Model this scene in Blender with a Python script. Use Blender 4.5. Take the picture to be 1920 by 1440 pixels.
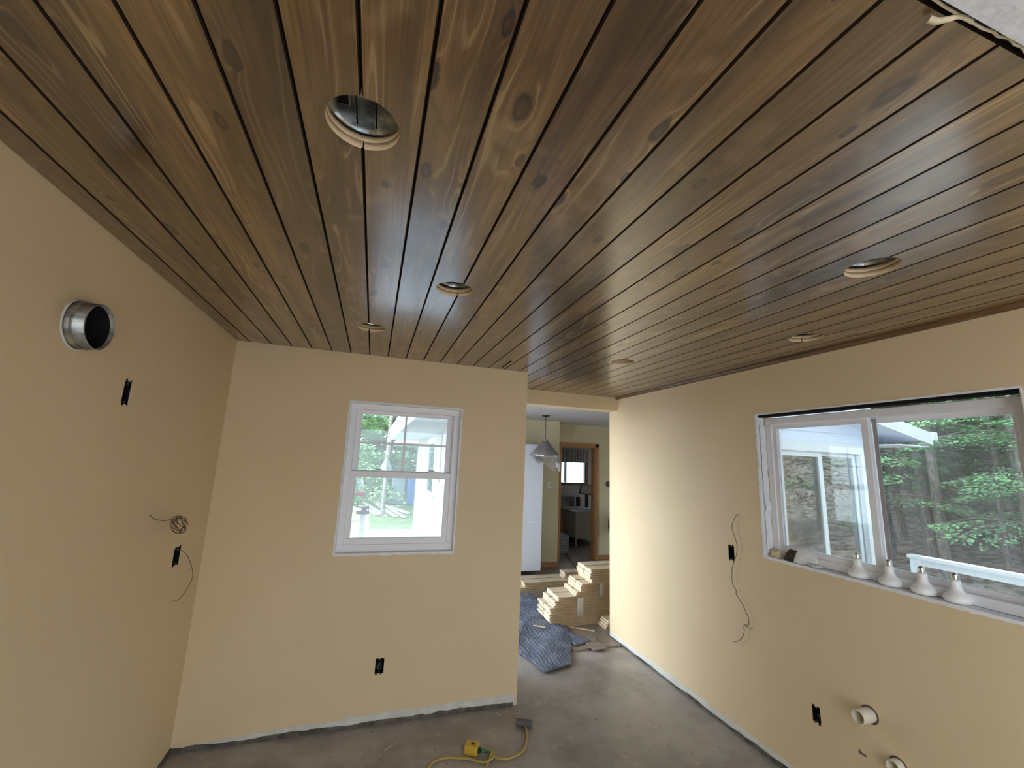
import bpy, bmesh, math, random
from mathutils import Vector, Matrix
from math import sin, cos, pi, radians

for o in list(bpy.data.objects):
    bpy.data.objects.remove(o, do_unlink=True)
SC = bpy.context.scene
COL = SC.collection

# ------------------------------------------------------------------ camera
yaw, pitch, roll, FPX, CZ = 0.307894, 0.181124, 0.041191, 786.765, 1.71878
fwd = Vector((sin(yaw) * cos(pitch), cos(yaw) * cos(pitch), sin(pitch)))
rgt = Vector((cos(yaw), -sin(yaw), 0))
up = rgt.cross(fwd)
r2 = rgt * cos(roll) + up * sin(roll)
u2 = up * cos(roll) - rgt * sin(roll)
cam = bpy.data.cameras.new('camera')
cam.sensor_fit = 'HORIZONTAL'
cam.sensor_width = 36
cam.lens = FPX * 36 / 1920
cam.clip_start = 0.02
cam.clip_end = 400
camo = bpy.data.objects.new('camera', cam)
COL.objects.link(camo)
m = Matrix(((r2.x, u2.x, -fwd.x, 0), (r2.y, u2.y, -fwd.y, 0), (r2.z, u2.z, -fwd.z, CZ), (0, 0, 0, 1)))
camo.matrix_world = m
SC.camera = camo

# ------------------------------------------------------------------ light
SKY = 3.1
SUN = 7.0
SC.view_settings.view_transform = 'Standard'
SC.view_settings.look = 'None'
SC.view_settings.gamma = 1
SC.view_settings.use_curve_mapping = False
SC.view_settings.exposure = 0.12
SC.cycles.use_denoising = True
SC.cycles.max_bounces = 10
SC.cycles.diffuse_bounces = 6
SC.cycles.glossy_bounces = 4
SC.cycles.transparent_max_bounces = 12
SC.cycles.sample_clamp_indirect = 6
SC.cycles.caustics_reflective = False
SC.cycles.caustics_refractive = False

world = bpy.data.worlds.new('sky')
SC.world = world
world.use_nodes = True
wn = world.node_tree
wn.nodes.clear()
w_out = wn.nodes.new('ShaderNodeOutputWorld')
w_bg = wn.nodes.new('ShaderNodeBackground')
w_tc = wn.nodes.new('ShaderNodeTexCoord')
w_sep = wn.nodes.new('ShaderNodeSeparateXYZ')
w_ramp = wn.nodes.new('ShaderNodeValToRGB')
wn.links.new(w_tc.outputs['Generated'], w_sep.inputs[0])
wn.links.new(w_sep.outputs['Z'], w_ramp.inputs[0])
w_ramp.color_ramp.elements[0].position = 0.0
w_ramp.color_ramp.elements[0].color = (0.72, 0.80, 0.88, 1)
w_ramp.color_ramp.elements[1].position = 0.6
w_ramp.color_ramp.elements[1].color = (0.80, 0.92, 1.0, 1)
wn.links.new(w_ramp.outputs[0], w_bg.inputs[0])
# added brightening low in the sky at -x, lights the passage wall


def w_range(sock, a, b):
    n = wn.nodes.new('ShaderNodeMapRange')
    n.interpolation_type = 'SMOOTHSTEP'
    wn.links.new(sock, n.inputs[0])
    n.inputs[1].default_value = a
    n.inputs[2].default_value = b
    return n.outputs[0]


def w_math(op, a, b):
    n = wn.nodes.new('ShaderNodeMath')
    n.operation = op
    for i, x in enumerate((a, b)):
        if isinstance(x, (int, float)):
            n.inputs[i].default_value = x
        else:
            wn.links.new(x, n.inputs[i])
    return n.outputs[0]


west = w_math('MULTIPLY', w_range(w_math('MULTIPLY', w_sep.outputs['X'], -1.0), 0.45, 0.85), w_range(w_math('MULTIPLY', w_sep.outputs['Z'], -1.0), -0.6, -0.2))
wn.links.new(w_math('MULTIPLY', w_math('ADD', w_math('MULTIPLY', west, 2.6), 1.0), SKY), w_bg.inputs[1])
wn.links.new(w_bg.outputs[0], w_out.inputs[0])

sun = bpy.data.lights.new('sun', 'SUN')
sun.energy = SUN
sun.angle = radians(1.0)
sun.color = (1.0, 0.95, 0.86)
suno = bpy.data.objects.new('sun', sun)
COL.objects.link(suno)
suno.rotation_euler = Vector((-0.28, -0.3, -1.0)).to_track_quat('-Z', 'Y').to_euler()


def portal(name, loc, direction, sx, sy):
    l = bpy.data.lights.new(name, 'AREA')
    l.shape = 'RECTANGLE'
    l.size = sx
    l.size_y = sy
    l.cycles.is_portal = True
    o = bpy.data.objects.new(name, l)
    COL.objects.link(o)
    o.location = loc
    o.rotation_euler = Vector(direction).to_track_quat('-Z', 'Y').to_euler()
    return o


# ------------------------------------------------------------------ room numbers (metres)
H = 2.44
X0, X1 = -0.9424, 2.4640          # left and right wall faces
YB = 3.1757                        # back wall face
YD = 3.9558                        # header face
XE = 1.1433                        # free end of back wall
YW = 4.11                          # end of right wall
WT = 0.15
G, P = 0.07913, 0.128442           # first board joint, board pitch
YR = -2.0                          # rear of the room
W1 = (-0.190, 0.618, 1.052, 2.093)           # back window opening x0,x1,z0,z1
W2 = (0.956, 2.216, 1.173, 2.094)            # right window opening y0,y1,z0,z1
HOLES = [(-0.090, 0.886), (0.267, 1.720), (-0.079, 2.466), (1.610, 0.930), (2.170, 1.600), (1.617, 2.520)]
YEND = 7.22                        # door wall of the room beyond
YP = 6.84                          # short wall piece in front of it

portal('added_rear_opening', (0.8, YR - WT - 0.05, 1.12), (0, 1, 0), 3.0, 2.2)  # portal for the unseen opening added behind the camera
portal('added_skylight', (0.76, -1.15, H + 0.3), (0, 0, -1), 2.9, 1.4)  # portal for an added skylight, out of view
portal('added_east_opening', (6.66, 5.85, 1.1), (-1, 0, 0), 2.4, 2.1)  # portal for a hidden opening added to brighten the next room
portal('added_office_opening', (6.05, 8.5, 1.5), (-1, 0, 0), 1.6, 1.3)  # portal for a hidden side opening added to brighten the office
portal('right_window_daylight', (X1 + 0.3, (W2[0] + W2[1]) / 2, (W2[2] + W2[3]) / 2), (-1, 0, 0), 1.3, 0.95)
portal('back_window_daylight', ((W1[0] + W1[1]) / 2, YB + 0.3, (W1[2] + W1[3]) / 2), (0, -1, 0), 0.85, 1.08)
portal('side_door_daylight', (0.9, 4.75, 1.15), (1, 0, 0), 2.3, 2.2)
portal('added_rear_right_opening', (X1 + WT + 0.05, -0.65, 1.15), (-1, 0, 0), 2.3, 2.1)  # portal for the opening added in the right wall behind the camera


# ------------------------------------------------------------------ material helpers
def mat(name, color=(0.8, 0.8, 0.8), rough=0.6, metal=0.0, spec=0.5, build=None):
    m = bpy.data.materials.new(name)
    m.use_nodes = True
    nt = m.node_tree
    b = nt.nodes['Principled BSDF']
    b.inputs['Base Color'].default_value = (*color, 1)
    b.inputs['Roughness'].default_value = rough
    b.inputs['Metallic'].default_value = metal
    b.inputs['Specular IOR Level'].default_value = spec
    if build:
        build(nt, b)
    return m


def nd(nt, t, **kw):
    n = nt.nodes.new('ShaderNode' + t)
    for k, v in kw.items():
        if k.startswith('i_'):
            key = k[2:]
            key = int(key) if key.isdigit() else key.replace('_', ' ')
            if hasattr(v, 'is_output') or isinstance(v, bpy.types.NodeSocket):
                nt.links.new(v, n.inputs[key])
            else:
                n.inputs[key].default_value = v
        else:
            setattr(n, k, v)
    return n


def mth(nt, op, a, b=0.0, c=None, clamp=False):
    n = nt.nodes.new('ShaderNodeMath')
    n.operation = op
    n.use_clamp = clamp
    for i, x in enumerate((a, b) if c is None else (a, b, c)):
        if isinstance(x, bpy.types.NodeSocket):
            nt.links.new(x, n.inputs[i])
        else:
            n.inputs[i].default_value = x
    return n.outputs[0]


def mixc(nt, f, a, b, mode='MIX'):
    n = nt.nodes.new('ShaderNodeMix')
    n.data_type = 'RGBA'
    n.blend_type = mode
    for i, x in ((0, f), (6, a), (7, b)):
        if isinstance(x, bpy.types.NodeSocket):
            nt.links.new(x, n.inputs[i])
        else:
            n.inputs[i].default_value = x if i == 0 else (*x, 1)
    return n.outputs[2]


def mrange(nt, x, a, b, c=0.0, d=1.0, smooth=True):
    n = nt.nodes.new('ShaderNodeMapRange')
    n.interpolation_type = 'SMOOTHSTEP' if smooth else 'LINEAR'
    nt.links.new(x, n.inputs[0])
    for i, v in enumerate((a, b, c, d)):
        n.inputs[i + 1].default_value = v
    return n.outputs[0]


def objvec(nt, scale=(1, 1, 1)):
    tc = nt.nodes.new('ShaderNodeTexCoord')
    mp = nt.nodes.new('ShaderNodeMapping')
    mp.inputs['Scale'].default_value = scale
    nt.links.new(tc.outputs['Object'], mp.inputs[0])
    return mp.outputs[0]


def bump(nt, b, h, strength=0.2, dist=0.01):
    n = nt.nodes.new('ShaderNodeBump')
    n.inputs['Strength'].default_value = strength
    n.inputs['Distance'].default_value = dist
    nt.links.new(h, n.inputs['Height'])
    nt.links.new(n.outputs[0], b.inputs['Normal'])


def noisy(name, c1, c2, scale=8, rough=0.6, detail=4, stretch=(1, 1, 1), metal=0.0, spec=0.5, bmp=0.0, lo=0.35, hi=0.65, bd=0.01):
    def bld(nt, b):
        v = objvec(nt, stretch)
        n = nd(nt, 'TexNoise', i_Vector=v, i_Scale=scale, i_Detail=detail)
        f = mrange(nt, n.outputs['Fac'], lo, hi)
        nt.links.new(mixc(nt, f, c1, c2), b.inputs['Base Color'])
        if bmp:
            bump(nt, b, n.outputs['Fac'], bmp, bd)
    return mat(name, c1, rough, metal, spec, bld)


# ------------------------------------------------------------------ materials
def paint_build(nt, b):
    v = objvec(nt)
    n = nd(nt, 'TexNoise', i_Vector=v, i_Scale=1.3, i_Detail=3.0)
    f = mrange(nt, n.outputs['Fac'], 0.35, 0.65)
    nt.links.new(mixc(nt, f, (0.73, 0.585, 0.375), (0.76, 0.61, 0.40)), b.inputs['Base Color'])
    n2 = nd(nt, 'TexNoise', i_Vector=v, i_Scale=160.0, i_Detail=2.0)
    bump(nt, b, n2.outputs['Fac'], 0.12, 0.002)


M = {}
M['paint'] = mat('wall_paint', (0.72, 0.58, 0.35), 0.62, spec=0.35, build=paint_build)
M['hallpaint'] = mat('hall_paint', (0.74, 0.68, 0.48), 0.62, spec=0.3)
M['primer'] = noisy('bare_drywall', (0.62, 0.62, 0.58), (0.72, 0.71, 0.66), 14, 0.8, bmp=0.3)
M['drywall'] = noisy('white_ceiling_texture', (0.60, 0.60, 0.64), (0.68, 0.68, 0.70), 60, 0.9, bmp=0.35)
M['mud'] = noisy('white_plaster', (0.80, 0.82, 0.86), (0.88, 0.89, 0.92), 20, 0.75, bmp=0.2)
M['gap'] = noisy('gap_shade_and_nick', (0.07, 0.06, 0.05), (0.16, 0.14, 0.12), 12, 0.9)  # dark tone painted for shade in gaps and pipe ends; also the nick
M['black'] = mat('black_void', (0.006, 0.006, 0.007), 0.8, spec=0.2)
M['foam'] = noisy('sealing_foam', (0.62, 0.52, 0.33), (0.78, 0.70, 0.52), 40, 0.8, bmp=0.6)
M['rawwood'] = noisy('raw_cut_wood', (0.62, 0.46, 0.28), (0.74, 0.58, 0.38), 30, 0.7, stretch=(1, 1, 6))
M['vinyl'] = mat('white_vinyl', (0.86, 0.87, 0.92), 0.3)
M['whitetrim'] = mat('white_trim', (0.60, 0.64, 0.68), 0.5)
M['pvc'] = mat('cream_pvc', (0.70, 0.64, 0.52), 0.35)
M['galv'] = noisy('galvanised_steel', (0.24, 0.26, 0.28), (0.60, 0.60, 0.58), 12, 0.38, metal=0.9, stretch=(1, 1, 3))
M['steel'] = mat('bright_steel', (0.62, 0.60, 0.56), 0.22, 1.0)
M['darkmetal'] = noisy('dark_can_metal', (0.10, 0.11, 0.11), (0.30, 0.33, 0.33), 22, 0.12, metal=1.0)
M['bluebox'] = mat('dark_plastic_box', (0.012, 0.013, 0.016), 0.5)
M['wire'] = mat('brown_wire', (0.13, 0.075, 0.045), 0.5)
M['yellow'] = mat('yellow_plastic', (0.60, 0.40, 0.05), 0.4)
M['cordyellow'] = mat('dusty_yellow_cord', (0.42, 0.30, 0.09), 0.55)
M['greenplug'] = mat('green_plastic', (0.05, 0.16, 0.06), 0.5)
M['greyplug'] = mat('grey_rubber', (0.10, 0.10, 0.10), 0.6)
M['woodtrim'] = noisy('oak_trim', (0.42, 0.21, 0.09), (0.52, 0.29, 0.13), 6, 0.4, stretch=(12, 12, 1))
M['darkwood'] = noisy('brown_wood', (0.10, 0.045, 0.022), (0.17, 0.085, 0.04), 6, 0.45, stretch=(8, 8, 1))
M['cabwhite'] = mat('white_cabinet', (0.66, 0.68, 0.76), 0.4)
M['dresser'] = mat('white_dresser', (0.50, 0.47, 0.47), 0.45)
M['shade'] = mat('grey_shade', (0.34, 0.31, 0.30), 0.5)
M['bronze'] = mat('bronze_metal', (0.10, 0.08, 0.06), 0.4, 0.8)
M['bulb'] = mat('white_bulb_glass', (0.90, 0.90, 0.90), 0.15)
M['capwhite'] = noisy('white_cap_cloth', (0.70, 0.70, 0.70), (0.82, 0.82, 0.82), 30, 0.9)
M['capbrown'] = noisy('brown_cap_cloth', (0.035, 0.025, 0.022), (0.07, 0.045, 0.035), 30, 0.9)
M['blanket'] = None
M['siding'] = mat('pale_siding', (0.60, 0.67, 0.80), 0.6)
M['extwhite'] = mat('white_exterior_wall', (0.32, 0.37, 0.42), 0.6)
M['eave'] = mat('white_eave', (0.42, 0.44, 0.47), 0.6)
M['extbeige'] = mat('beige_exterior_wall', (0.27, 0.26, 0.21), 0.6)
M['grass'] = noisy('lawn_grass', (0.17, 0.28, 0.12), (0.30, 0.38, 0.20), 1.6, 0.9, detail=8, bmp=0.5)
M['litter'] = noisy('leaf_litter', (0.10, 0.075, 0.06), (0.34, 0.27, 0.24), 5.0, 0.95, detail=10, bmp=0.6, lo=0.4, hi=0.62)
M['gravel'] = noisy('gravel_path', (0.40, 0.41, 0.47), (0.56, 0.56, 0.63), 30, 0.9, detail=6)
M['bark'] = noisy('grey_bark', (0.10, 0.085, 0.075), (0.22, 0.20, 0.18), 6, 0.9, stretch=(4, 4, 1), bmp=0.6, bd=0.03)
M['birch'] = noisy('pale_birch_bark', (0.16, 0.13, 0.12), (0.40, 0.37, 0.35), 5, 0.8, stretch=(2, 2, 5))
M['tarpblue'] = mat('blue_tarp', (0.10, 0.25, 0.62), 0.5)
M['tarppale'] = noisy('pale_tarp', (0.22, 0.33, 0.40), (0.36, 0.46, 0.52), 2.2, 0.5)
M['red'] = mat('red_plastic', (0.75, 0.07, 0.06), 0.5)
M['boardwhite'] = noisy('white_boards', (0.60, 0.56, 0.54), (0.72, 0.67, 0.65), 3, 0.7)
M['tvwood'] = mat('dark_leather', (0.04, 0.03, 0.03), 0.6)
M['screen'] = mat('pale_screen', (0.45, 0.50, 0.52), 0.3)
M['greyslab'] = noisy('grey_underlay_packs', (0.30, 0.33, 0.38), (0.42, 0.45, 0.50), 8, 0.8)
M['fabricgrey'] = noisy('grey_valance', (0.26, 0.27, 0.28), (0.36, 0.37, 0.37), 3, 0.9, stretch=(14, 1, 1))
M['deck'] = noisy('pale_deck_boards', (0.50, 0.52, 0.56), (0.62, 0.64, 0.68), 3, 0.6, stretch=(9, 0.6, 1))
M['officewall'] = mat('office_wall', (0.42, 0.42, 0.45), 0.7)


def ply_build(nt, b):
    v = objvec(nt, (1, 1, 1))
    n = nd(nt, 'TexNoise', i_Vector=objvec(nt, (1.5, 14, 14)), i_Scale=3.0, i_Detail=5.0)
    f = mrange(nt, n.outputs['Fac'], 0.35, 0.65)
    nt.links.new(mixc(nt, f, (0.56, 0.43, 0.29), (0.74, 0.62, 0.46)), b.inputs['Base Color'])


M['plyedge'] = noisy('board_edge', (0.22, 0.14, 0.08), (0.50, 0.38, 0.24), 9, 0.7, stretch=(0.6, 1, 9))
M['ply'] = mat('pale_flooring_board', (0.66, 0.52, 0.36), 0.6, build=ply_build)


def blanket_build(nt, b):
    v = objvec(nt)
    w = nd(nt, 'TexWave', wave_type='BANDS', i_Vector=v, i_Scale=9.0, i_Distortion=6.0, i_Detail=2.0)
    w.inputs['Detail Scale'].default_value = 2.0
    n = nd(nt, 'TexNoise', i_Vector=v, i_Scale=7.0, i_Detail=6.0)
    f = mrange(nt, n.outputs['Fac'], 0.35, 0.68)
    c = mixc(nt, f, (0.085, 0.10, 0.145), (0.17, 0.19, 0.25))
    c = mixc(nt, mth(nt, 'MULTIPLY', w.outputs['Fac'], 0.22), c, (0.27, 0.30, 0.37))
    nt.links.new(c, b.inputs['Base Color'])
    bump(nt, b, w.outputs['Fac'], 0.35, 0.01)


M['blanket'] = mat('blue_grey_blanket', (0.12, 0.15, 0.22), 0.95, spec=0.2, build=blanket_build)


def concrete_build(nt, b):
    v = objvec(nt)
    n = nd(nt, 'TexNoise', i_Vector=v, i_Scale=1.6, i_Detail=8.0, i_Roughness=0.65)
    f = mrange(nt, n.outputs['Fac'], 0.36, 0.66)
    c = mixc(nt, f, (0.25, 0.225, 0.215), (0.43, 0.40, 0.385))
    n2 = nd(nt, 'TexNoise', i_Vector=v, i_Scale=22.0, i_Detail=6.0)
    c = mixc(nt, mrange(nt, n2.outputs['Fac'], 0.60, 0.72, 0, 0.5), c, (0.42, 0.39, 0.36))
    c = mixc(nt, mrange(nt, n2.outputs['Fac'], 0.36, 0.26, 0, 0.5), c, (0.10, 0.09, 0.08))
    vo = nd(nt, 'TexVoronoi', i_Vector=v, i_Scale=9.0)
    sp = mth(nt, 'MULTIPLY', mrange(nt, vo.outputs['Distance'], 0.09, 0.05), mrange(nt, nd(nt, 'SeparateColor', i_0=vo.outputs['Color']).outputs[0], 0.72, 0.74))
    c = mixc(nt, sp, c, (0.55, 0.52, 0.48))
    nt.links.new(c, b.inputs['Base Color'])
    nt.links.new(mrange(nt, n.outputs['Fac'], 0.3, 0.7, 0.32, 0.5), b.inputs['Roughness'])
    bump(nt, b, n2.outputs['Fac'], 0.1, 0.004)


M['concrete'] = mat('concrete_floor', (0.25, 0.22, 0.2), 0.5, build=concrete_build)


def lvp_build(nt, b):
    tc = nd(nt, 'TexCoord')
    br = nd(nt, 'TexBrick', i_Vector=tc.outputs['Object'], i_Scale=1.0, offset=0.37)
    br.inputs['Color1'].default_value = (0.16, 0.125, 0.105, 1)
    br.inputs['Color2'].default_value = (0.25, 0.205, 0.175, 1)
    br.inputs['Mortar'].default_value = (0.05, 0.04, 0.035, 1)
    br.inputs['Mortar Size'].default_value = 0.003
    br.inputs['Brick Width'].default_value = 1.2
    br.inputs['Row Height'].default_value = 0.18
    n = nd(nt, 'TexNoise', i_Vector=objvec(nt, (1.2, 16, 1)), i_Scale=4.0, i_Detail=6.0)
    c = mixc(nt, mrange(nt, n.outputs['Fac'], 0.3, 0.7, 0, 0.6), br.outputs['Color'], (0.32, 0.27, 0.235))
    nt.links.new(c, b.inputs['Base Color'])


M['lvp'] = mat('grey_brown_planks', (0.22, 0.18, 0.15), 0.42, build=lvp_build)


def plank_build(nt, b):
    tc = nd(nt, 'TexCoord')
    sp = nd(nt, 'SeparateXYZ', i_0=tc.outputs['Object'])
    x, y = sp.outputs['X'], sp.outputs['Y']
    u = mth(nt, 'DIVIDE', mth(nt, 'SUBTRACT', x, X0 + G), P)
    idx = mth(nt, 'FLOOR', u)
    fr = mth(nt, 'SUBTRACT', u, idx)
    wn_ = nd(nt, 'TexWhiteNoise', noise_dimensions='1D')
    nt.links.new(idx, wn_.inputs['W'])
    rnd = wn_.outputs['Value']

    def vec(a, bb, c):
        n = nt.nodes.new('ShaderNodeCombineXYZ')
        for i, s in enumerate((a, bb, c)):
            if isinstance(s, bpy.types.NodeSocket):
                nt.links.new(s, n.inputs[i])
            else:
                n.inputs[i].default_value = s
        return n.outputs[0]
    seed = mth(nt, 'MULTIPLY', idx, 2.31)
    sy = mth(nt, 'ADD', y, mth(nt, 'MULTIPLY', rnd, 9.0))
    # knots
    kv = vec(mth(nt, 'ADD', mth(nt, 'MULTIPLY', fr, 0.85), mth(nt, 'MULTIPLY', idx, 5.37)), mth(nt, 'MULTIPLY', sy, 3.0), 0.0)
    vo = nd(nt, 'TexVoronoi', voronoi_dimensions='2D', i_Vector=kv, i_Scale=1.0, i_Randomness=0.9)
    wob = nd(nt, 'TexNoise', i_Vector=vec(mth(nt, 'MULTIPLY', fr, 6.0), mth(nt, 'MULTIPLY', sy, 22.0), seed), i_Scale=1.0, i_Detail=2.0)
    d = mth(nt, 'ADD', vo.outputs['Distance'], mth(nt, 'MULTIPLY', mth(nt, 'SUBTRACT', wob.outputs['Fac'], 0.5), 0.10))
    sel = mrange(nt, nd(nt, 'SeparateColor', i_0=vo.outputs['Color']).outputs[0], 0.30, 0.34)
    size = mrange(nt, nd(nt, 'SeparateColor', i_0=vo.outputs['Color']).outputs[1], 0.0, 1.0, 0.05, 0.16, smooth=False)
    kn = mth(nt, 'MULTIPLY', sel, mth(nt, 'SUBTRACT', 1.0, mth(nt, 'DIVIDE', d, size), clamp=True))
    halo = mth(nt, 'MULTIPLY', sel, mth(nt, 'POWER', 2.718, mth(nt, 'MULTIPLY', d, -7.0)))
    # cathedral grain from contour lines of stretched noise bent round the knots
    n1 = nd(nt, 'TexNoise', i_Vector=vec(mth(nt, 'MULTIPLY', fr, 1.3), mth(nt, 'MULTIPLY', sy, 0.75), seed), i_Scale=1.0, i_Detail=1.0, i_Distortion=0.15)
    hgt = mth(nt, 'ADD', n1.outputs['Fac'], mth(nt, 'MULTIPLY', halo, 0.22))
    s1 = mth(nt, 'SINE', mth(nt, 'MULTIPLY', hgt, 85.0))
    amp = nd(nt, 'TexNoise', i_Vector=vec(mth(nt, 'MULTIPLY', fr, 2.5), mth(nt, 'MULTIPLY', sy, 2.0), seed), i_Scale=1.0, i_Detail=1.0)
    ampf = mrange(nt, amp.outputs['Fac'], 0.47, 0.68)
    line = mth(nt, 'MULTIPLY', mrange(nt, s1, 0.55, 1.0), ampf)
    dark = mth(nt, 'MULTIPLY', mrange(nt, s1, -0.3, -1.0), 0.55)
    # blotchy stain
    n2 = nd(nt, 'TexNoise', i_Vector=vec(mth(nt, 'MULTIPLY', fr, 1.6), mth(nt, 'MULTIPLY', sy, 1.5), seed), i_Scale=1.0, i_Detail=4.0)
    tone = mrange(nt, n2.outputs['Fac'], 0.30, 0.70)
    n3 = nd(nt, 'TexNoise', i_Vector=vec(mth(nt, 'MULTIPLY', fr, 26.0), mth(nt, 'MULTIPLY', sy, 3.0), seed), i_Scale=1.0, i_Detail=2.0)
    fine = mrange(nt, n3.outputs['Fac'], 0.3, 0.7, 0.82, 1.15)
    n4 = nd(nt, 'TexNoise', i_Vector=vec(mth(nt, 'MULTIPLY', fr, 1.1), mth(nt, 'MULTIPLY', sy, 9.0), seed), i_Scale=1.0, i_Detail=1.0)
    c = mixc(nt, tone, (0.075, 0.038, 0.0125), (0.215, 0.118, 0.042))
    c = mixc(nt, mth(nt, 'MULTIPLY', dark, 0.6), c, (0.062, 0.036, 0.017))
    c = mixc(nt, mth(nt, 'MULTIPLY', line, 0.60), c, (0.36, 0.24, 0.12))
    c = mixc(nt, mrange(nt, n4.outputs['Fac'], 0.60, 0.78, 0, 0.5), c, (0.29, 0.185, 0.09))
    c = mixc(nt, mrange(nt, kn, 0.02, 0.35, 0, 0.92), c, (0.022, 0.009, 0.003))
    c = mixc(nt, mrange(nt, kn, 0.40, 0.75, 0, 0.5), c, (0.10, 0.045, 0.015))
    bright = mth(nt, 'MULTIPLY', fine, mth(nt, 'ADD', 0.60, mth(nt, 'MULTIPLY', rnd, 0.70)))
    hs = nd(nt, 'HueSaturation', i_Color=c)
    nt.links.new(bright, hs.inputs['Value'])
    nt.links.new(mth(nt, 'ADD', 0.497, mth(nt, 'MULTIPLY', wn_.outputs['Value'], 0.008)), hs.inputs['Hue'])
    nt.links.new(hs.outputs[0], b.inputs['Base Color'])
    hh = mth(nt, 'ADD', mth(nt, 'MULTIPLY', n3.outputs['Fac'], 0.35), mth(nt, 'MULTIPLY', n2.outputs['Fac'], 3.0))
    bump(nt, b, hh, 0.22, 0.004)
    b.inputs['Roughness'].default_value = 0.34
    b.inputs['IOR'].default_value = 1.6
    b.inputs['Coat Weight'].default_value = 1.0
    b.inputs['Coat IOR'].default_value = 2.1
    b.inputs['Coat Roughness'].default_value = 0.19


M['plank'] = mat('stained_pine_planks', (0.1, 0.05, 0.02), 0.3, spec=0.25, build=plank_build)
M['groove'] = mat('dark_board_joint', (0.022, 0.012, 0.006), 0.7, spec=0.2)
M['plankplain'] = noisy('stained_pine_moulding', (0.10, 0.055, 0.025), (0.18, 0.10, 0.045), 8, 0.35, stretch=(10, 0.8, 10))


def glass_mat(name, tint=(0.92, 0.97, 0.97), refl=0.06, haze=0.0, hazecol=(0.8, 0.85, 0.95)):
    m = bpy.data.materials.new(name)
    m.use_nodes = True
    nt = m.node_tree
    nt.nodes.clear()
    out = nd(nt, 'OutputMaterial')
    tr = nd(nt, 'BsdfTransparent')
    tr.inputs[0].default_value = (*tint, 1)
    gl = nd(nt, 'BsdfGlossy')
    gl.inputs['Roughness'].default_value = 0.02
    gl.inputs[0].default_value = (1, 1, 1, 1)
    lw = nd(nt, 'LayerWeight')
    lw.inputs[0].default_value = 0.35
    f = mrange(nt, lw.outputs['Fresnel'], 0.0, 1.0, refl * 0.5, 0.9, smooth=False)
    mx = nd(nt, 'MixShader')
    nt.links.new(f, mx.inputs[0])
    nt.links.new(tr.outputs[0], mx.inputs[1])
    nt.links.new(gl.outputs[0], mx.inputs[2])
    last = mx.outputs[0]
    if haze:
        df = nd(nt, 'BsdfDiffuse')
        df.inputs[0].default_value = (*hazecol, 1)
        tl = nd(nt, 'BsdfTranslucent')
        tl.inputs[0].default_value = (*hazecol, 1)
        ad = nd(nt, 'MixShader', i_0=0.5)
        nt.links.new(df.outputs[0], ad.inputs[1])
        nt.links.new(tl.outputs[0], ad.inputs[2])
        n = nd(nt, 'TexNoise', i_Vector=objvec(nt, (3, 3, 0.7)), i_Scale=2.0, i_Detail=4.0)
        hf = mrange(nt, n.outputs['Fac'], 0.35, 0.7, haze * 0.3, haze)
        m2 = nd(nt, 'MixShader')
        nt.links.new(hf, m2.inputs[0])
        nt.links.new(last, m2.inputs[1])
        nt.links.new(ad.outputs[0], m2.inputs[2])
        last = m2.outputs[0]
    nt.links.new(last, out.inputs[0])
    return m


M['glass'] = glass_mat('window_glass', haze=0.03)
M['milkyglass'] = glass_mat('milky_window_glass', haze=0.12)  # uneven milky veil mixed into the pane
M['doorglass'] = glass_mat('reflective_door_glass', tint=(0.75, 0.82, 0.85), refl=0.35, haze=0.05)
M['film'] = glass_mat('plastic_film', tint=(0.93, 0.93, 0.93), refl=0.1, haze=0.28, hazecol=(0.75, 0.74, 0.73))
M['tape'] = glass_mat('packing_tape', tint=(0.9, 0.9, 0.9), refl=0.35, haze=0.85, hazecol=(0.85, 0.83, 0.80))


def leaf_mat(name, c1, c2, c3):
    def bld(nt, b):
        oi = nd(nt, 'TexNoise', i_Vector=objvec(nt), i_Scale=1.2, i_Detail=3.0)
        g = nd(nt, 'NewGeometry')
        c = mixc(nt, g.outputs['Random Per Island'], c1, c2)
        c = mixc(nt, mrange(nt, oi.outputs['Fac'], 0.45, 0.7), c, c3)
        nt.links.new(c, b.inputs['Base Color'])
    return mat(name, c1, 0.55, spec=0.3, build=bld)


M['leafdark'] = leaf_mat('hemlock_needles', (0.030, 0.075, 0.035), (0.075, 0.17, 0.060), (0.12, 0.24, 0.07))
M['leafbright'] = leaf_mat('pine_needles', (0.10, 0.26, 0.12), (0.26, 0.48, 0.23), (0.36, 0.56, 0.30))


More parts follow.
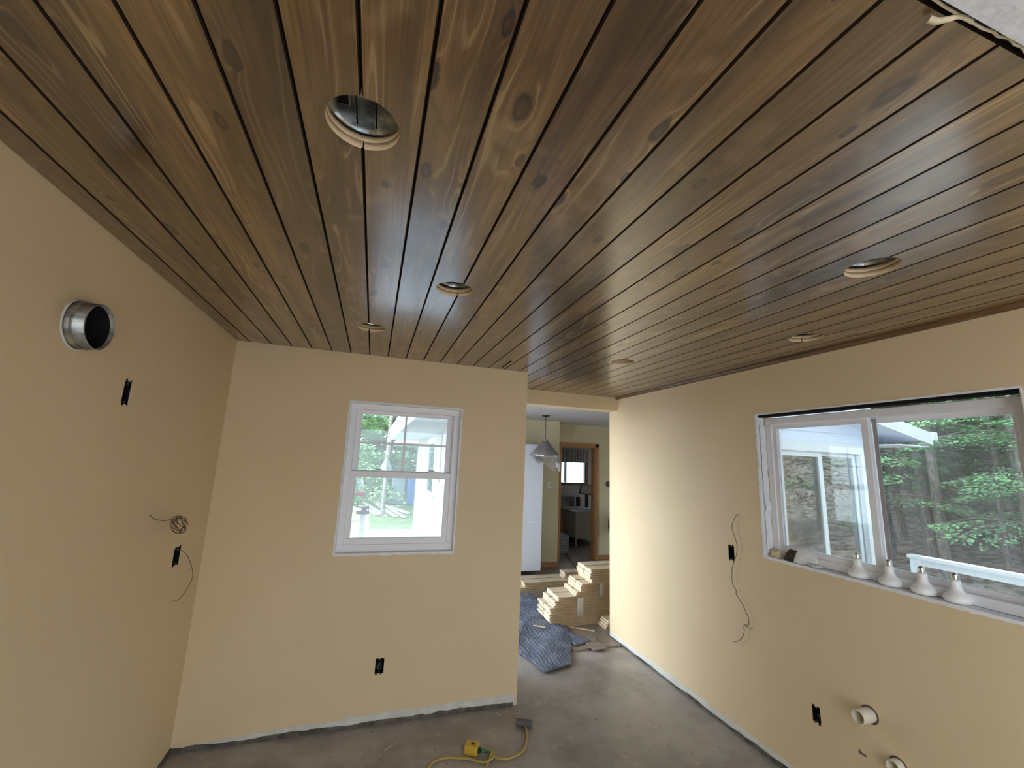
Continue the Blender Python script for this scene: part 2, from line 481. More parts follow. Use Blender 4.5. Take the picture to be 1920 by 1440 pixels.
# ------------------------------------------------------------------ mesh helpers
class MB:
    def __init__(s):
        s.bm = bmesh.new()
        s.mi = 0

    def face(s, pts):
        vs = [s.bm.verts.new(p) for p in pts]
        f = s.bm.faces.new(vs)
        f.material_index = s.mi
        return f

    def hull8(s, p):
        vs = [s.bm.verts.new(q) for q in p]
        for f in ((0, 3, 2, 1), (4, 5, 6, 7), (0, 1, 5, 4), (1, 2, 6, 5), (2, 3, 7, 6), (3, 0, 4, 7)):
            fc = s.bm.faces.new([vs[i] for i in f])
            fc.material_index = s.mi
        return s

    def box(s, x0, x1, y0, y1, z0, z1):
        x0, x1 = sorted((x0, x1)); y0, y1 = sorted((y0, y1)); z0, z1 = sorted((z0, z1))
        return s.hull8([(x0, y0, z0), (x1, y0, z0), (x1, y1, z0), (x0, y1, z0), (x0, y0, z1), (x1, y0, z1), (x1, y1, z1), (x0, y1, z1)])

    def prism(s, prof, axis, a, b):
        """prof: 2D points; extruded along axis index from a to b."""
        def mk(p, t):
            q = [0, 0, 0]
            o = [i for i in range(3) if i != axis]
            q[o[0]], q[o[1]], q[axis] = p[0], p[1], t
            return q
        A = [s.bm.verts.new(mk(p, a)) for p in prof]
        B = [s.bm.verts.new(mk(p, b)) for p in prof]
        n = len(prof)
        for i in range(n):
            f = s.bm.faces.new([A[i], A[(i + 1) % n], B[(i + 1) % n], B[i]])
            f.material_index = s.mi
        for L in (A[::-1], B):
            f = s.bm.faces.new(L)
            f.material_index = s.mi
        return s

    def lathe(s, prof, origin=(0, 0, 0), axis=(0, 0, 1), n=32, close=False):
        """prof: (radius, height) list"""
        ax = Vector(axis).normalized()
        q = ax.to_track_quat('Z', 'Y')
        o = Vector(origin)
        rings = []
        for r, h in prof:
            if r < 1e-6:
                rings.append([s.bm.verts.new(o + q @ Vector((0, 0, h)))])
            else:
                rings.append([s.bm.verts.new(o + q @ Vector((r * cos(2 * pi * i / n), r * sin(2 * pi * i / n), h))) for i in range(n)])
        pairs = list(zip(rings, rings[1:]))
        if close:
            pairs.append((rings[-1], rings[0]))
        for A, B in pairs:
            for i in range(n):
                j = (i + 1) % n
                if len(A) == 1 and len(B) == 1:
                    continue
                if len(A) == 1:
                    vs = [A[0], B[j], B[i]]
                elif len(B) == 1:
                    vs = [A[i], A[j], B[0]]
                else:
                    vs = [A[i], A[j], B[j], B[i]]
                f = s.bm.faces.new(vs)
                f.smooth = True
                f.material_index = s.mi
        return s

    def tube(s, pts, r=0.01, n=8, smooth=6, taper=None):
        P_ = [Vector(p) for p in pts]
        if smooth > 1 and len(P_) > 2:
            out = []
            for i in range(len(P_) - 1):
                p0 = P_[max(i - 1, 0)]; p1 = P_[i]; p2 = P_[i + 1]; p3 = P_[min(i + 2, len(P_) - 1)]
                for k in range(smooth):
                    t = k / smooth
                    out.append(0.5 * ((2 * p1) + (-p0 + p2) * t + (2 * p0 - 5 * p1 + 4 * p2 - p3) * t * t + (-p0 + 3 * p1 - 3 * p2 + p3) * t ** 3))
            out.append(P_[-1])
            P_ = out
        rings = []
        nrm = None
        L = len(P_)
        for i, p in enumerate(P_):
            t = (P_[min(i + 1, L - 1)] - P_[max(i - 1, 0)]).normalized()
            if nrm is None:
                nrm = t.orthogonal().normalized()
            nrm = (nrm - t * nrm.dot(t))
            if nrm.length < 1e-5:
                nrm = t.orthogonal()
            nrm.normalize()
            bn = t.cross(nrm)
            rr = r if taper is None else r + (taper - r) * i / (L - 1)
            rings.append([s.bm.verts.new(p + (nrm * cos(2 * pi * k / n) + bn * sin(2 * pi * k / n)) * rr) for k in range(n)])
        for A, B in zip(rings, rings[1:]):
            for k in range(n):
                f = s.bm.faces.new([A[k], A[(k + 1) % n], B[(k + 1) % n], B[k]])
                f.smooth = True
                f.material_index = s.mi
        for R_ in (rings[0][::-1], rings[-1]):
            f = s.bm.faces.new(R_)
            f.material_index = s.mi
        return s

    def ring(s, axis, a, b, u0, u1, v0, v1, w, wb=None, wt=None):
        """rectangular frame; axis = thickness axis, w = bar width"""
        wb = w if wb is None else wb
        wt = w if wt is None else wt

        def bx(ua, ub, va, vb):
            c = [None] * 3
            o = [i for i in range(3) if i != axis]
            c[axis] = (a, b); c[o[0]] = (ua, ub); c[o[1]] = (va, vb)
            s.box(*c[0], *c[1], *c[2])
        bx(u0, u1, v0, v0 + wb)
        bx(u0, u1, v1 - wt, v1)
        bx(u0, u0 + w, v0 + wb, v1 - wt)
        bx(u1 - w, u1, v0 + wb, v1 - wt)
        return s

    def build(s, name, mats, parent=None, bevel=0.0, loc=None):
        bmesh.ops.recalc_face_normals(s.bm, faces=s.bm.faces)
        me = bpy.data.meshes.new(name)
        if loc is not None:
            bmesh.ops.translate(s.bm, verts=s.bm.verts, vec=-Vector(loc))
        s.bm.to_mesh(me)
        s.bm.free()
        if not isinstance(mats, (list, tuple)):
            mats = [mats]
        for mm in mats:
            me.materials.append(mm)
        o = bpy.data.objects.new(name, me)
        COL.objects.link(o)
        if loc is not None:
            o.location = loc
        if parent is not None:
            pl = Vector((0, 0, 0))
            q = parent
            while q is not None:
                pl += q.location
                q = q.parent
            o.parent = parent
            o.location = Vector(o.location) - pl
        if bevel:
            b = o.modifiers.new('bevel', 'BEVEL')
            b.width = bevel
            b.segments = 2
            b.limit_method = 'ANGLE'
        return o


def tag(o, label, cat, group=None, kind=None):
    if label:
        o['label'] = label
    if cat:
        o['category'] = cat
    if group:
        o['group'] = group
    if kind:
        o['kind'] = kind
    return o


def empty(name, loc, label=None, cat=None, group=None, kind=None):
    o = bpy.data.objects.new(name, None)
    o.empty_display_size = 0.05
    COL.objects.link(o)
    o.location = loc
    return tag(o, label, cat, group, kind)


def struct(o, label=None):
    o['kind'] = 'structure'
    if label:
        o['label'] = label
    return o


def cut(o, cutters):
    """boolean subtract temporary cutter meshes and keep the plain mesh"""
    for c in cutters:
        md = o.modifiers.new('cut', 'BOOLEAN')
        md.operation = 'DIFFERENCE'
        md.solver = 'EXACT'
        md.object = c
    dg = bpy.context.evaluated_depsgraph_get()
    dg.update()
    me = bpy.data.meshes.new_from_object(o.evaluated_get(dg))
    o.modifiers.clear()
    o.data = me
    for c in cutters:
        bpy.data.objects.remove(c, do_unlink=True)
    return o


def copy_tree(o, parent=None):
    c = o.copy()
    COL.objects.link(c)
    if parent is not None:
        c.parent = parent
    for ch in list(o.children):
        copy_tree(ch, c)
    return c


def cbox(*a):
    return MB().box(*a).build('cutter', M['primer'])


# ================================================================== SETTING
# ceiling: tongue-and-groove pine boards, one mesh, with six round cut-outs
mb = MB()
ch = 0.0045
k = -1
while True:
    xa = X0 + G + k * P
    xb = xa + P
    if xa > X1:
        break
    a, b = max(xa, X0 + 0.001) + 0.0012, min(xb, X1 - 0.001) - 0.0012
    if b - a > 0.01:
        prof = [(a, H + ch), (a + ch * 0.7, H), (b - ch * 0.7, H), (b, H + ch), (b, H + 0.02), (a, H + 0.02)]
        mb.prism(prof, 1, 0.318, YD + 0.02)
    k += 1
ceil_o = mb.build('ceiling', [M['plank'], M['rawwood'], M['groove']])
cyl = []
for hx, hy in HOLES:
    cyl.append(MB().lathe([(0, -0.1), (0.0785, -0.1), (0.0785, 0.1), (0, 0.1)], (hx, hy, H), n=48).build('cutter', M['rawwood']))
cut(ceil_o, cyl)
for f in ceil_o.data.polygons:
    c = f.center
    if abs(f.normal.z) < 0.97:
        f.material_index = 2
    if abs(f.normal.z) < 0.3:
        for hx, hy in HOLES:
            if abs(math.hypot(c.x - hx, c.y - hy) - 0.0785) < 0.004:
                f.material_index = 1
                f.use_smooth = True
struct(ceil_o, 'brown stained pine plank ceiling with six round holes')
# dark backing above the boards
bk = MB().box(X0 - 0.1, X1 + 0.1, 0.325, YD, H + 0.0203, H + 0.036).build('trim_1', [M['black'], M['rawwood']])
cut(bk, [MB().lathe([(0, -0.1), (0.0785, -0.1), (0.0785, 0.1), (0, 0.1)], (hx, hy, H + 0.03), n=48).build('cutter', M['rawwood']) for hx, hy in HOLES])
for f in bk.data.polygons:
    if abs(f.normal.z) < 0.3 and any(abs(math.hypot(f.center.x - hx, f.center.y - hy) - 0.0785) < 0.004 for hx, hy in HOLES):
        f.material_index = 1
struct(bk)
# quarter-round moulding along the right wall
prof = [(X1 - 0.001, H - 0.001)] + [(X1 - 0.001 - 0.022 * sin(t), H - 0.001 - 0.022 * cos(t)) for t in [i * pi / 2 / 8 for i in range(9)]]
struct(MB().prism(prof, 1, 0.33, YD - 0.002).build('trim_2', M['plankplain']))
# white drywall ceiling of the next bay, its ragged edge and the sealing foam
cr_ = MB().box(X0 - 0.1, X1 + 0.1, YR, 0.299, H - 0.014, H + 0.04).build('ceiling_rear', M['drywall'])
cut(cr_, [cbox(X0 + 0.3, X1 - 0.3, -1.8, -0.5, H - 0.2, H + 0.2)])  # unseen skylight hole, added to bring more daylight in
struct(cr_, 'grey white textured drywall ceiling of the bay nearest the camera')
random.seed(3)
mb = MB()
pts = []
xx = 0.25
while xx < 1.6:
    pts.append((xx, 0.306 + random.uniform(-0.003, 0.003), H - 0.004 + random.uniform(-0.003, 0.001)))
    xx += 0.02
mb.tube(pts, 0.0022, 8, 2)
mb.tube([(0.768, 0.326, H - 0.008), (0.780, 0.322, H - 0.012), (0.793, 0.314, H - 0.012), (0.812, 0.308, H - 0.006), (0.84, 0.307, H - 0.005)], 0.0055, 8, 4, taper=0.003)
tag(mb.build('sealing_foam', M['foam']), 'lumpy cream foam bead along the gap where the planks meet the white ceiling', 'foam')


def circ_cut(loc, r, axis, n=40):
    return MB().lathe([(0, -0.3), (r, -0.3), (r, 0.3), (0, 0.3)], loc, axis, n).build('cutter', M['primer'])


# left wall
DUCT = (1.672, 2.093)
wl = MB().box(X0 - WT, X0, YR, YB + WT, 0, H + 0.15).build('wall_left', M['paint'])
cut(wl, [circ_cut((X0, DUCT[0], DUCT[1]), 0.079, (1, 0, 0)), cbox(X0 - 0.08, X0 + 0.05, 1.992, 2.048, 1.876, 1.966), cbox(X0 - 0.08, X0 + 0.05, 2.745, 2.838, 1.103, 1.196)])
struct(wl, 'tan painted left wall with a round duct hole')
# back wall
wb = MB().box(X0 - WT, XE, YB, YB + WT, 0, H + 0.15).build('wall_back', M['paint'])
cut(wb, [cbox(W1[0], W1[1], YB - 0.1, YB + 0.3, W1[2], W1[3]), cbox(0.142, 0.198, YB - 0.05, YB + 0.08, 0.302, 0.392)])
struct(wb, 'tan painted back wall with the double-hung window')
# right wall
wr = MB().box(X1, X1 + WT, YR, YW, 0, H + 0.15).build('wall_right', M['paint'])
cut(wr, [cbox(X1 - 0.1, X1 + 0.3, -1.75, 0.45, 0.12, 2.15), cbox(X1 - 0.1, X1 + 0.3, W2[0], W2[1], W2[2], W2[3]),  # first cut: unseen opening added to light the left wall
         cbox(X1 - 0.05, X1 + 0.08, 2.459, 2.513, 1.097, 1.193), cbox(X1 - 0.05, X1 + 0.08, 1.922, 1.972, 0.368, 0.446),
         circ_cut((X1, 1.665, 0.552), 0.038, (1, 0, 0)), circ_cut((X1, 1.56, 0.392), 0.036, (1, 0, 0))])
struct(wr, 'tan painted right wall with the sliding window')
# header between the rooms
struct(MB().box(XE - 0.1, X1, YD, YW + 0.03, 2.298, H + 0.15).build('wall_header', M['paint']), 'yellow painted header over the opening')
# passage side wall beyond the back wall, with the side door opening to the deck
XS = 1.0
sw = MB().box(XS, XE, YB + WT, YEND + 0.2, -0.4, H + 0.15).build('wall_passage', M['hallpaint'])
cut(sw, [cbox(XS - 0.2, XE + 0.2, 3.65, 5.85, 0.02, 2.15)])
struct(sw)
# rear wall with a wide opening, added unseen to let daylight in
rw = MB().box(X0 - WT, X1 + WT, YR - WT, YR, 0, H + 0.15).build('wall_rear', M['paint'])
cut(rw, [cbox(X0 + 0.3, X1 - 0.2, YR - 0.4, YR + 0.1, 0.05, 2.2)])
struct(rw)
# roof deck over everything so no light leaks in; right overhang widened against the sun
rf_ = MB().box(X0 - 0.25, X1 + 0.62, YR - 0.25, YD - 0.5, H + 0.16, H + 0.26).box(X0 - 0.25, X1 + 0.25, YD - 0.5, YW + 0.05, H + 0.16, H + 0.26).build('roof', M['whitetrim'])
cut(rf_, [cbox(X0 + 0.3, X1 - 0.3, -1.8, -0.5, H - 0.2, H + 0.6)])
struct(rf_)

struct(MB().box(X0 - 0.25, 0.33, YB + WT + 0.01, YB + WT + 0.65, H + 0.10, H + 0.2).build('added_shading_eave', M['whitetrim']))  # eave added out of view to keep sun off the back window
# floors
struct(MB().box(X0 - WT, X1 + WT, YR - WT, 4.2, -0.12, 0.0).build('floor', M['concrete']), 'grey brown concrete floor')
lv = MB()
steps = [(1.14, 1.42, 3.93), (1.42, 1.95, 3.90), (1.95, 2.30, 3.90), (2.30, 2.47, 3.875), ]
for a, b, y0 in steps:
    lv.box(a, b, y0, YW, 0.0005, 0.009)
lv.box(XE, 6.4, YW, 10.2, -0.05, 0.009)
struct(lv.build('floor_beyond', M['lvp']), 'grey brown plank flooring of the next room')

# unpainted bands, and dark strips painted as the shade of gaps, at the wall bottoms
random.seed(11)


def ragged(name, p0, p1, inward, zt, zb, seed, mt, t=0.003, n=70, lead=0.0):
    """thin strip on a wall from p0 to p1 with ragged top edge"""
    rnd = random.Random(seed)
    mb = MB()
    p0, p1, iw = Vector(p0), Vector(p1), Vector(inward)
    prev = None
    off = 0.0
    for i in range(n + 1):
        q = p0.lerp(p1, i / n)
        off = off * 0.8 + rnd.uniform(-0.0045, 0.0045)
        if rnd.random() < 0.05:
            off += rnd.uniform(-0.008, 0.008)
        top = zt(i / n) + off
        c = [q + Vector((0, 0, zb)), q + Vector((0, 0, max(top, zb + 0.002))), q + iw * t + Vector((0, 0, max(top, zb + 0.002))), q + iw * t + Vector((0, 0, zb))]
        vs = [mb.bm.verts.new(x) for x in c]
        if prev:
            for a in range(4):
                mb.bm.faces.new([prev[a], prev[(a + 1) % 4], vs[(a + 1) % 4], vs[a]])
        else:
            mb.bm.faces.new(vs)
        prev = vs
    mb.bm.faces.new(prev[::-1])
    return mb.build(name, mt)


struct(ragged('unpainted_band_back', (X0 + 0.12, YB, 0), (XE - 0.02, YB, 0), (0, -1, 0), lambda t: 0.052 + 0.02 * t - 0.03 * max(0, 0.25 - t) * 4 * 0.8, 0.02, 5, M['primer']))
struct(ragged('gap_strip_back', (X0, YB, 0), (XE - 0.03, YB, 0), (0, -1, 0), lambda t: 0.031, 0.0, 8, M['gap'], t=0.006))
struct(ragged('unpainted_band_right', (X1, 0.2, 0), (X1, YW - 0.01, 0), (-1, 0, 0), lambda t: 0.058, 0.014, 6, M['primer'], n=120))
struct(ragged('gap_strip_right', (X1, 0.2, 0), (X1, YW - 0.03, 0), (-1, 0, 0), lambda t: 0.031 - 0.016 * t, 0.0, 9, M['gap'], t=0.008, n=100))
struct(ragged('gap_strip_left', (X0, 0.2, 0), (X0, YB, 0), (1, 0, 0), lambda t: 0.03, 0.0, 10, M['gap'], t=0.005, n=60))


# ================================================================== WINDOWS
def ragged_edge(mb, loop, rnd, w0, w1, axis, plane, t, closed=True):
    """irregular thin band (torn plaster) following a polyline in a wall plane"""
    pass


# --- window_1: double hung in the back wall
w1 = empty('window_1', ((W1[0] + W1[1]) / 2, YB, W1[2]))
struct(w1, 'white double-hung window with a four-pane upper sash')
x0, x1, z0, z1 = W1
MB().ring(1, YB + 0.045, YB + 0.125, x0 + 0.006, x1 - 0.006, z0 + 0.006, z1 - 0.006, 0.045, wb=0.05).build('window_frame', M['vinyl'], w1, 0.003)
ls = MB().ring(1, YB + 0.052, YB + 0.08, x0 + 0.042, x1 - 0.042, z0 + 0.045, 1.606, 0.046, wb=0.052, wt=0.044).build('lower_sash', M['vinyl'], w1, 0.003)
MB().box(x0 + 0.08, x1 - 0.08, YB + 0.064, YB + 0.068, z0 + 0.09, 1.57).build('pane', M['glass'], ls)
us = MB().ring(1, YB + 0.086, YB + 0.114, x0 + 0.05, x1 - 0.05, 1.575, z1 - 0.035, 0.042, wb=0.036).build('upper_sash', M['vinyl'], w1, 0.003)
MB().box(x0 + 0.085, x1 - 0.085, YB + 0.098, YB + 0.102, 1.60, z1 - 0.07).build('pane', M['glass'], us)
MB().box(0.205, 0.221, YB + 0.090, YB + 0.097, 1.61, z1 - 0.075).box(x0 + 0.09, x1 - 0.09, YB + 0.0905, YB + 0.0965, 1.800, 1.816).build('muntin', M['vinyl'], us)
for lx in (0.02, 0.40):
    MB().box(lx, lx + 0.055, YB + 0.056, YB + 0.078, 1.607, 1.616).prism([(YB + 0.06, 1.616), (YB + 0.076, 1.616), (YB + 0.068, 1.625)], 0, lx + 0.008, lx + 0.047).build('sash_lock', M['vinyl'], w1, 0.001)
# plaster reveals and the torn drywall rim
rnd = random.Random(4)
mb = MB()
mb.ring(1, YB - 0.0015, YB + 0.045, x0 - 0.0, x1 + 0.0, z0 - 0.0, z1 + 0.0, 0.008)
mb.build('reveal', M['mud'], w1)
mb = MB()
seg = 46


def rim(mb, A, B, nrm, n, rnd, wa, wb_, off):
    A, B, nrm = Vector(A), Vector(B), Vector(nrm)
    prev = None
    for i in range(n + 1):
        q = A.lerp(B, i / n)
        w = rnd.uniform(wa, wb_)
        a = q - nrm * 0.002 + Vector(off)
        b = q + nrm * w + Vector(off)
        c = [a, b, b - Vector(off) * 0.9, a - Vector(off) * 0.9]
        vs = [mb.bm.verts.new(x) for x in c]
        if prev:
            for j in range(4):
                mb.bm.faces.new([prev[j], prev[(j + 1) % 4], vs[(j + 1) % 4], vs[j]])
        else:
            mb.bm.faces.new(vs)
        prev = vs
    mb.bm.faces.new(prev[::-1])


off = (0, -0.003, 0)
rim(mb, (x0, YB, z0), (x1, YB, z0), (0, 0, -1), 40, rnd, 0.004, 0.011, off)
rim(mb, (x0, YB, z1), (x1, YB, z1), (0, 0, 1), 40, rnd, 0.003, 0.008, off)
rim(mb, (x0, YB, z0), (x0, YB, z1), (-1, 0, 0), 40, rnd, 0.002, 0.008, off)
rim(mb, (x1, YB, z0), (x1, YB, z1), (1, 0, 0), 40, rnd, 0.001, 0.007, off)
mb.build('torn_drywall_edge', M['mud'], w1)

# --- window_2: horizontal slider in the right wall
w2 = empty('window_2', (X1, (W2[0] + W2[1]) / 2, W2[2]))
struct(w2, 'wide white sliding window in the right wall')
y0, y1, z0, z1 = W2
MB().ring(0, X1 + 0.065, X1 + 0.15, y0 + 0.012, y1 - 0.012, z0 + 0.012, z1 - 0.022, 0.044).build('window_frame', M['vinyl'], w2, 0.003)
s1 = MB().ring(0, X1 + 0.076, X1 + 0.104, 1.575, y1 - 0.05, z0 + 0.05, z1 - 0.058, 0.036).build('sliding_sash', M['vinyl'], w2, 0.003)
MB().box(X1 + 0.088, X1 + 0.092, 1.60, y1 - 0.08, z0 + 0.075, z1 - 0.08).build('pane', M['glass'], s1)
s2 = MB().ring(0, X1 + 0.110, X1 + 0.138, y0 + 0.05, 1.625, z0 + 0.05, z1 - 0.058, 0.034).build('fixed_sash', M['vinyl'], w2, 0.003)
MB().box(X1 + 0.122, X1 + 0.126, y0 + 0.075, 1.60, z0 + 0.075, z1 - 0.08).build('pane', M['milkyglass'], s2)
MB().box(X1 + 0.105, X1 + 0.110, 1.553, 1.572, z0 + 0.06, z1 - 0.07).build('gasket', M['shade'], w2)
# reveals
mb = MB()
mb.box(X1 + 0.0, X1 + 0.066, y1 - 0.006, y1 - 0.0005, z0, z1)
mb.box(X1 + 0.0, X1 + 0.066, y0 + 0.0005, y0 + 0.006, z0, z1)
mb.box(X1 - 0.002, X1 + 0.14, y0 + 0.0005, y1 - 0.0005, z0 - 0.001, z0 + 0.010)
mb.build('reveal', M['mud'], w2)
MB().box(X1 + 0.012, X1 + 0.068, y0 + 0.002, y1 - 0.01, z1 - 0.016, z1 - 0.004).build('top_gap', M['black'], w2)
# crumpled white wrap on the left reveal
mb = MB()
rnd = random.Random(9)
prev = None
for i in range(31):
    z = z0 + 0.03 + (z1 - z0 - 0.10) * i / 30
    row = []
    for j in range(7):
        xx = X1 + 0.010 + 0.008 * rnd.random() * (j == 0) + 0.052 * j / 6
        row.append(mb.bm.verts.new((xx, y1 - 0.012 - 0.006 * rnd.random() - (0.010 if (9 < i < 12) else 0), z)))
    if prev:
        for j in range(6):
            f = mb.bm.faces.new([prev[j], prev[j + 1], row[j + 1], row[j]])
            f.smooth = True
    prev = row
mb.build('wrap', M['mud'], w2)
mb = MB()
mb.tube([(X1 + 0.068, y1 - 0.016 + rnd.uniform(-0.004, 0.004), z0 + 0.05 + i * 0.04) for i in range(21)], 0.0045, 6, 2)
mb.tube([(X1 + 0.070, y0 + 0.03 + i * 0.03, z1 - 0.024 + rnd.uniform(-0.002, 0.002)) for i in range(40)], 0.003, 6, 2)
mb.build('foam_bead', M['foam'], w2)
mb = MB()
off = (-0.003, 0, 0)
rim(mb, (X1, y0, z0), (X1, y1, z0), (0, 0, -1), 60, rnd, 0.002, 0.009, off)
rim(mb, (X1, y0, z1), (X1, y1, z1), (0, 0, 1), 60, rnd, 0.006, 0.010, off)
rim(mb, (X1, y1, z0), (X1, y1, z1), (0, 1, 0), 40, rnd, 0.002, 0.008, off)
rim(mb, (X1, y0, z0), (X1, y0, z1), (0, -1, 0), 40, rnd, 0.001, 0.004, off)
mb.build('torn_drywall_edge', M['mud'], w2)

# ================================================================== CEILING RECESSES
hole_labels = ['large round ceiling hole nearest the camera, mirror-like dark can with a square knock-out inside',
               'round ceiling hole in the middle of the left row, third largest in view',
               'round ceiling hole closest to the double-hung window',
               'larger round ceiling hole high on the right, one plank row in from the wall one',
               'round ceiling hole right beside the right wall above the sliding window',
               'small grey round ceiling hole closest to the header over the opening']
for i, (hx, hy) in enumerate(HOLES):
    t = empty('recessed_light_can', (hx, hy, H + 0.037), hole_labels[i], 'recessed light', 'round cut-outs for ceiling lights')
    MB().lathe([(0.10, 0.0), (0.10, 0.036), (0.0, 0.036), (0.0, 0.040), (0.103, 0.040), (0.103, 0.0)], (hx, hy, H + 0.037), n=40, close=False).build('housing', M['darkmetal'], t)
    if i in (0, 1, 3):
        z = H + 0.037 + 0.0355
        mb = MB()
        mb.box(hx - 0.024, hx - 0.021, hy - 0.09, hy + 0.09, z - 0.001, z)
        mb.box(hx + 0.020, hx + 0.023, hy - 0.09, hy + 0.09, z - 0.001, z)
        mb.build('panel_seam', M['black'], t)
        sq = MB().box(hx - 0.066, hx - 0.034, hy - 0.02, hy + 0.028, z - 0.010, z - 0.001).build('knockout_box', M['galv'], t)
        MB().box(hx - 0.062, hx - 0.038, hy - 0.016, hy + 0.024, z - 0.012, z - 0.0095).build('opening', M['black'], sq)

# narrow slot near the back wall top
t = empty('slot_bracket', (0.9, 2.98, H), 'short dark slot with a metal clip in the planks beside the back wall corner', 'bracket')
MB().box(0.888, 0.906, 2.87, 3.10, H - 0.0015, H + 0.001).build('slot', M['black'], t)
MB().box(0.874, 0.884, 3.03, 3.13, H - 0.004, H - 0.0005).tube([(0.886, 2.90, H - 0.003), (0.883, 3.0, H - 0.005), (0.880, 3.1, H - 0.003)], 0.003, 6, 3).build('clip', M['steel'], t)

# ================================================================== WALL FITTINGS
t = empty('exhaust_duct', (X0, DUCT[0], DUCT[1]), 'round galvanised duct stub poking out of the left wall', 'duct')
cy_, cz_ = DUCT
mb = MB()
mb.lathe([(0.0755, -0.10), (0.0755, 0.056), (0.0715, 0.058), (0.0715, -0.10)], (X0, cy_, cz_), (1, -0.03, -0.02), n=48, close=True)
mb.lathe([(0.0775, 0.020), (0.0785, 0.024), (0.0775, 0.028)], (X0, cy_, cz_), (1, -0.03, -0.02), n=48)
mb.build('sleeve', M['galv'], t)
MB().lathe([(0.0, -0.09), (0.071, -0.09), (0.0705, 0.045), (0.069, 0.045), (0.069, -0.085), (0, -0.085)], (X0, cy_, cz_), (1, -0.03, -0.02), n=40).build('liner', M['black'], t)
mb = MB()
for a0 in range(0, 40):
    a = 2 * pi * a0 / 40
    r = 0.076 + 0.003 * sin(a0 * 2.3)
mb.tube([(X0 + 0.001, cy_ + 0.0800 * cos(2 * pi * i / 36), cz_ + 0.0800 * sin(2 * pi * i / 36)) for i in range(37)], 0.0035, 6, 1)
mb.build('plaster_collar', M['primer'], t)


def elec_box(name, origin, axis, sgn, u0, u1, z0_, z1_, label, wires=True, torn=True):
    """open dark box set into a wall; axis 0 (x wall) or 1 (y wall); sgn = direction into wall"""
    t = empty(name, origin, label, 'electrical box', 'empty electrical boxes in the walls')
    w = origin[axis]
    d = 0.06

    def bx(mb, a, b, ua, ub, za, zb):
        if axis == 0:
            mb.box(a, b, ua, ub, za, zb)
        else:
            mb.box(ua, ub, a, b, za, zb)
    mb = MB()
    s = 0.002
    bx(mb, w + sgn * 0.004, w + sgn * d, u0 + 0.0005, u0 + s, z0_ + 0.0005, z1_ - 0.0005)
    bx(mb, w + sgn * 0.004, w + sgn * d, u1 - s, u1 - 0.0005, z0_ + 0.0005, z1_ - 0.0005)
    bx(mb, w + sgn * 0.004, w + sgn * d, u0 + s, u1 - s, z0_ + 0.0005, z0_ + s)
    bx(mb, w + sgn * 0.004, w + sgn * d, u0 + s, u1 - s, z1_ - s, z1_ - 0.0005)
    bx(mb, w + sgn * (d - 0.002), w + sgn * d, u0 + s, u1 - s, z0_ + s, z1_ - s)
    mb.build('box_shell', M['black'], t)
    um = (u0 + u1) / 2
    for zz in (z0_ + 0.004, z1_ - 0.012):
        mb = MB()
        bx(mb, w + sgn * 0.002, w + sgn * 0.02, um - 0.005, um + 0.005, zz, zz + 0.008)
        mb.build('screw_tab', M['bluebox'], t)
    if wires:
        mb = MB()
        rn = random.Random(int(u0 * 1000))
        for _ in range(3):
            pts = []
            for j in range(6):
                uu = rn.uniform(u0 + 0.012, u1 - 0.012)
                zz = rn.uniform(z0_ + 0.015, z1_ - 0.03)
                dd = sgn * rn.uniform(0.012, 0.045)
                pts.append((w + dd, uu, zz) if axis == 0 else (uu, w + dd, zz))
            mb.tube(pts, 0.0022, 6, 4)
        mb.build('wires', M['greyplug'], t)
    if torn:
        rn = random.Random(int(u0 * 500) + 3)
        for zz, sg in ((z0_, -1), (z1_, 1)):
            for q in (-0.3, 0.25):
                uc = um + q * (u1 - u0)
                mb = MB()
                bx(mb, w - sgn * 0.0015, w - sgn * 0.0002, uc - 0.007, uc + 0.004, zz, zz + sg * rn.uniform(0.003, 0.008))
                mb.build('torn_notch', M['black'], t)
    return t


elec_box('electrical_box', (X0, 2.02, 1.92), 0, -1, 1.992, 2.048, 1.876, 1.966, 'tall narrow black box opening high on the left wall below the duct', wires=False)
elec_box('electrical_box', (X0, 2.77, 1.15), 0, -1, 2.745, 2.838, 1.103, 1.196, 'dark box opening low on the left wall with a thin wire hanging out')
elec_box('electrical_box', (0.17, YB, 0.35), 1, 1, 0.142, 0.198, 0.302, 0.392, 'dark outlet box opening low on the back wall under the double-hung window')
elec_box('electrical_box', (X1, 2.486, 1.145), 0, 1, 2.459, 2.513, 1.097, 1.193, 'black box opening on the right wall beside the long hanging wire', wires=False)
elec_box('electrical_box', (X1, 1.947, 0.407), 0, 1, 1.922, 1.972, 0.368, 0.446, 'black outlet box opening low on the right wall next to the drain pipe')

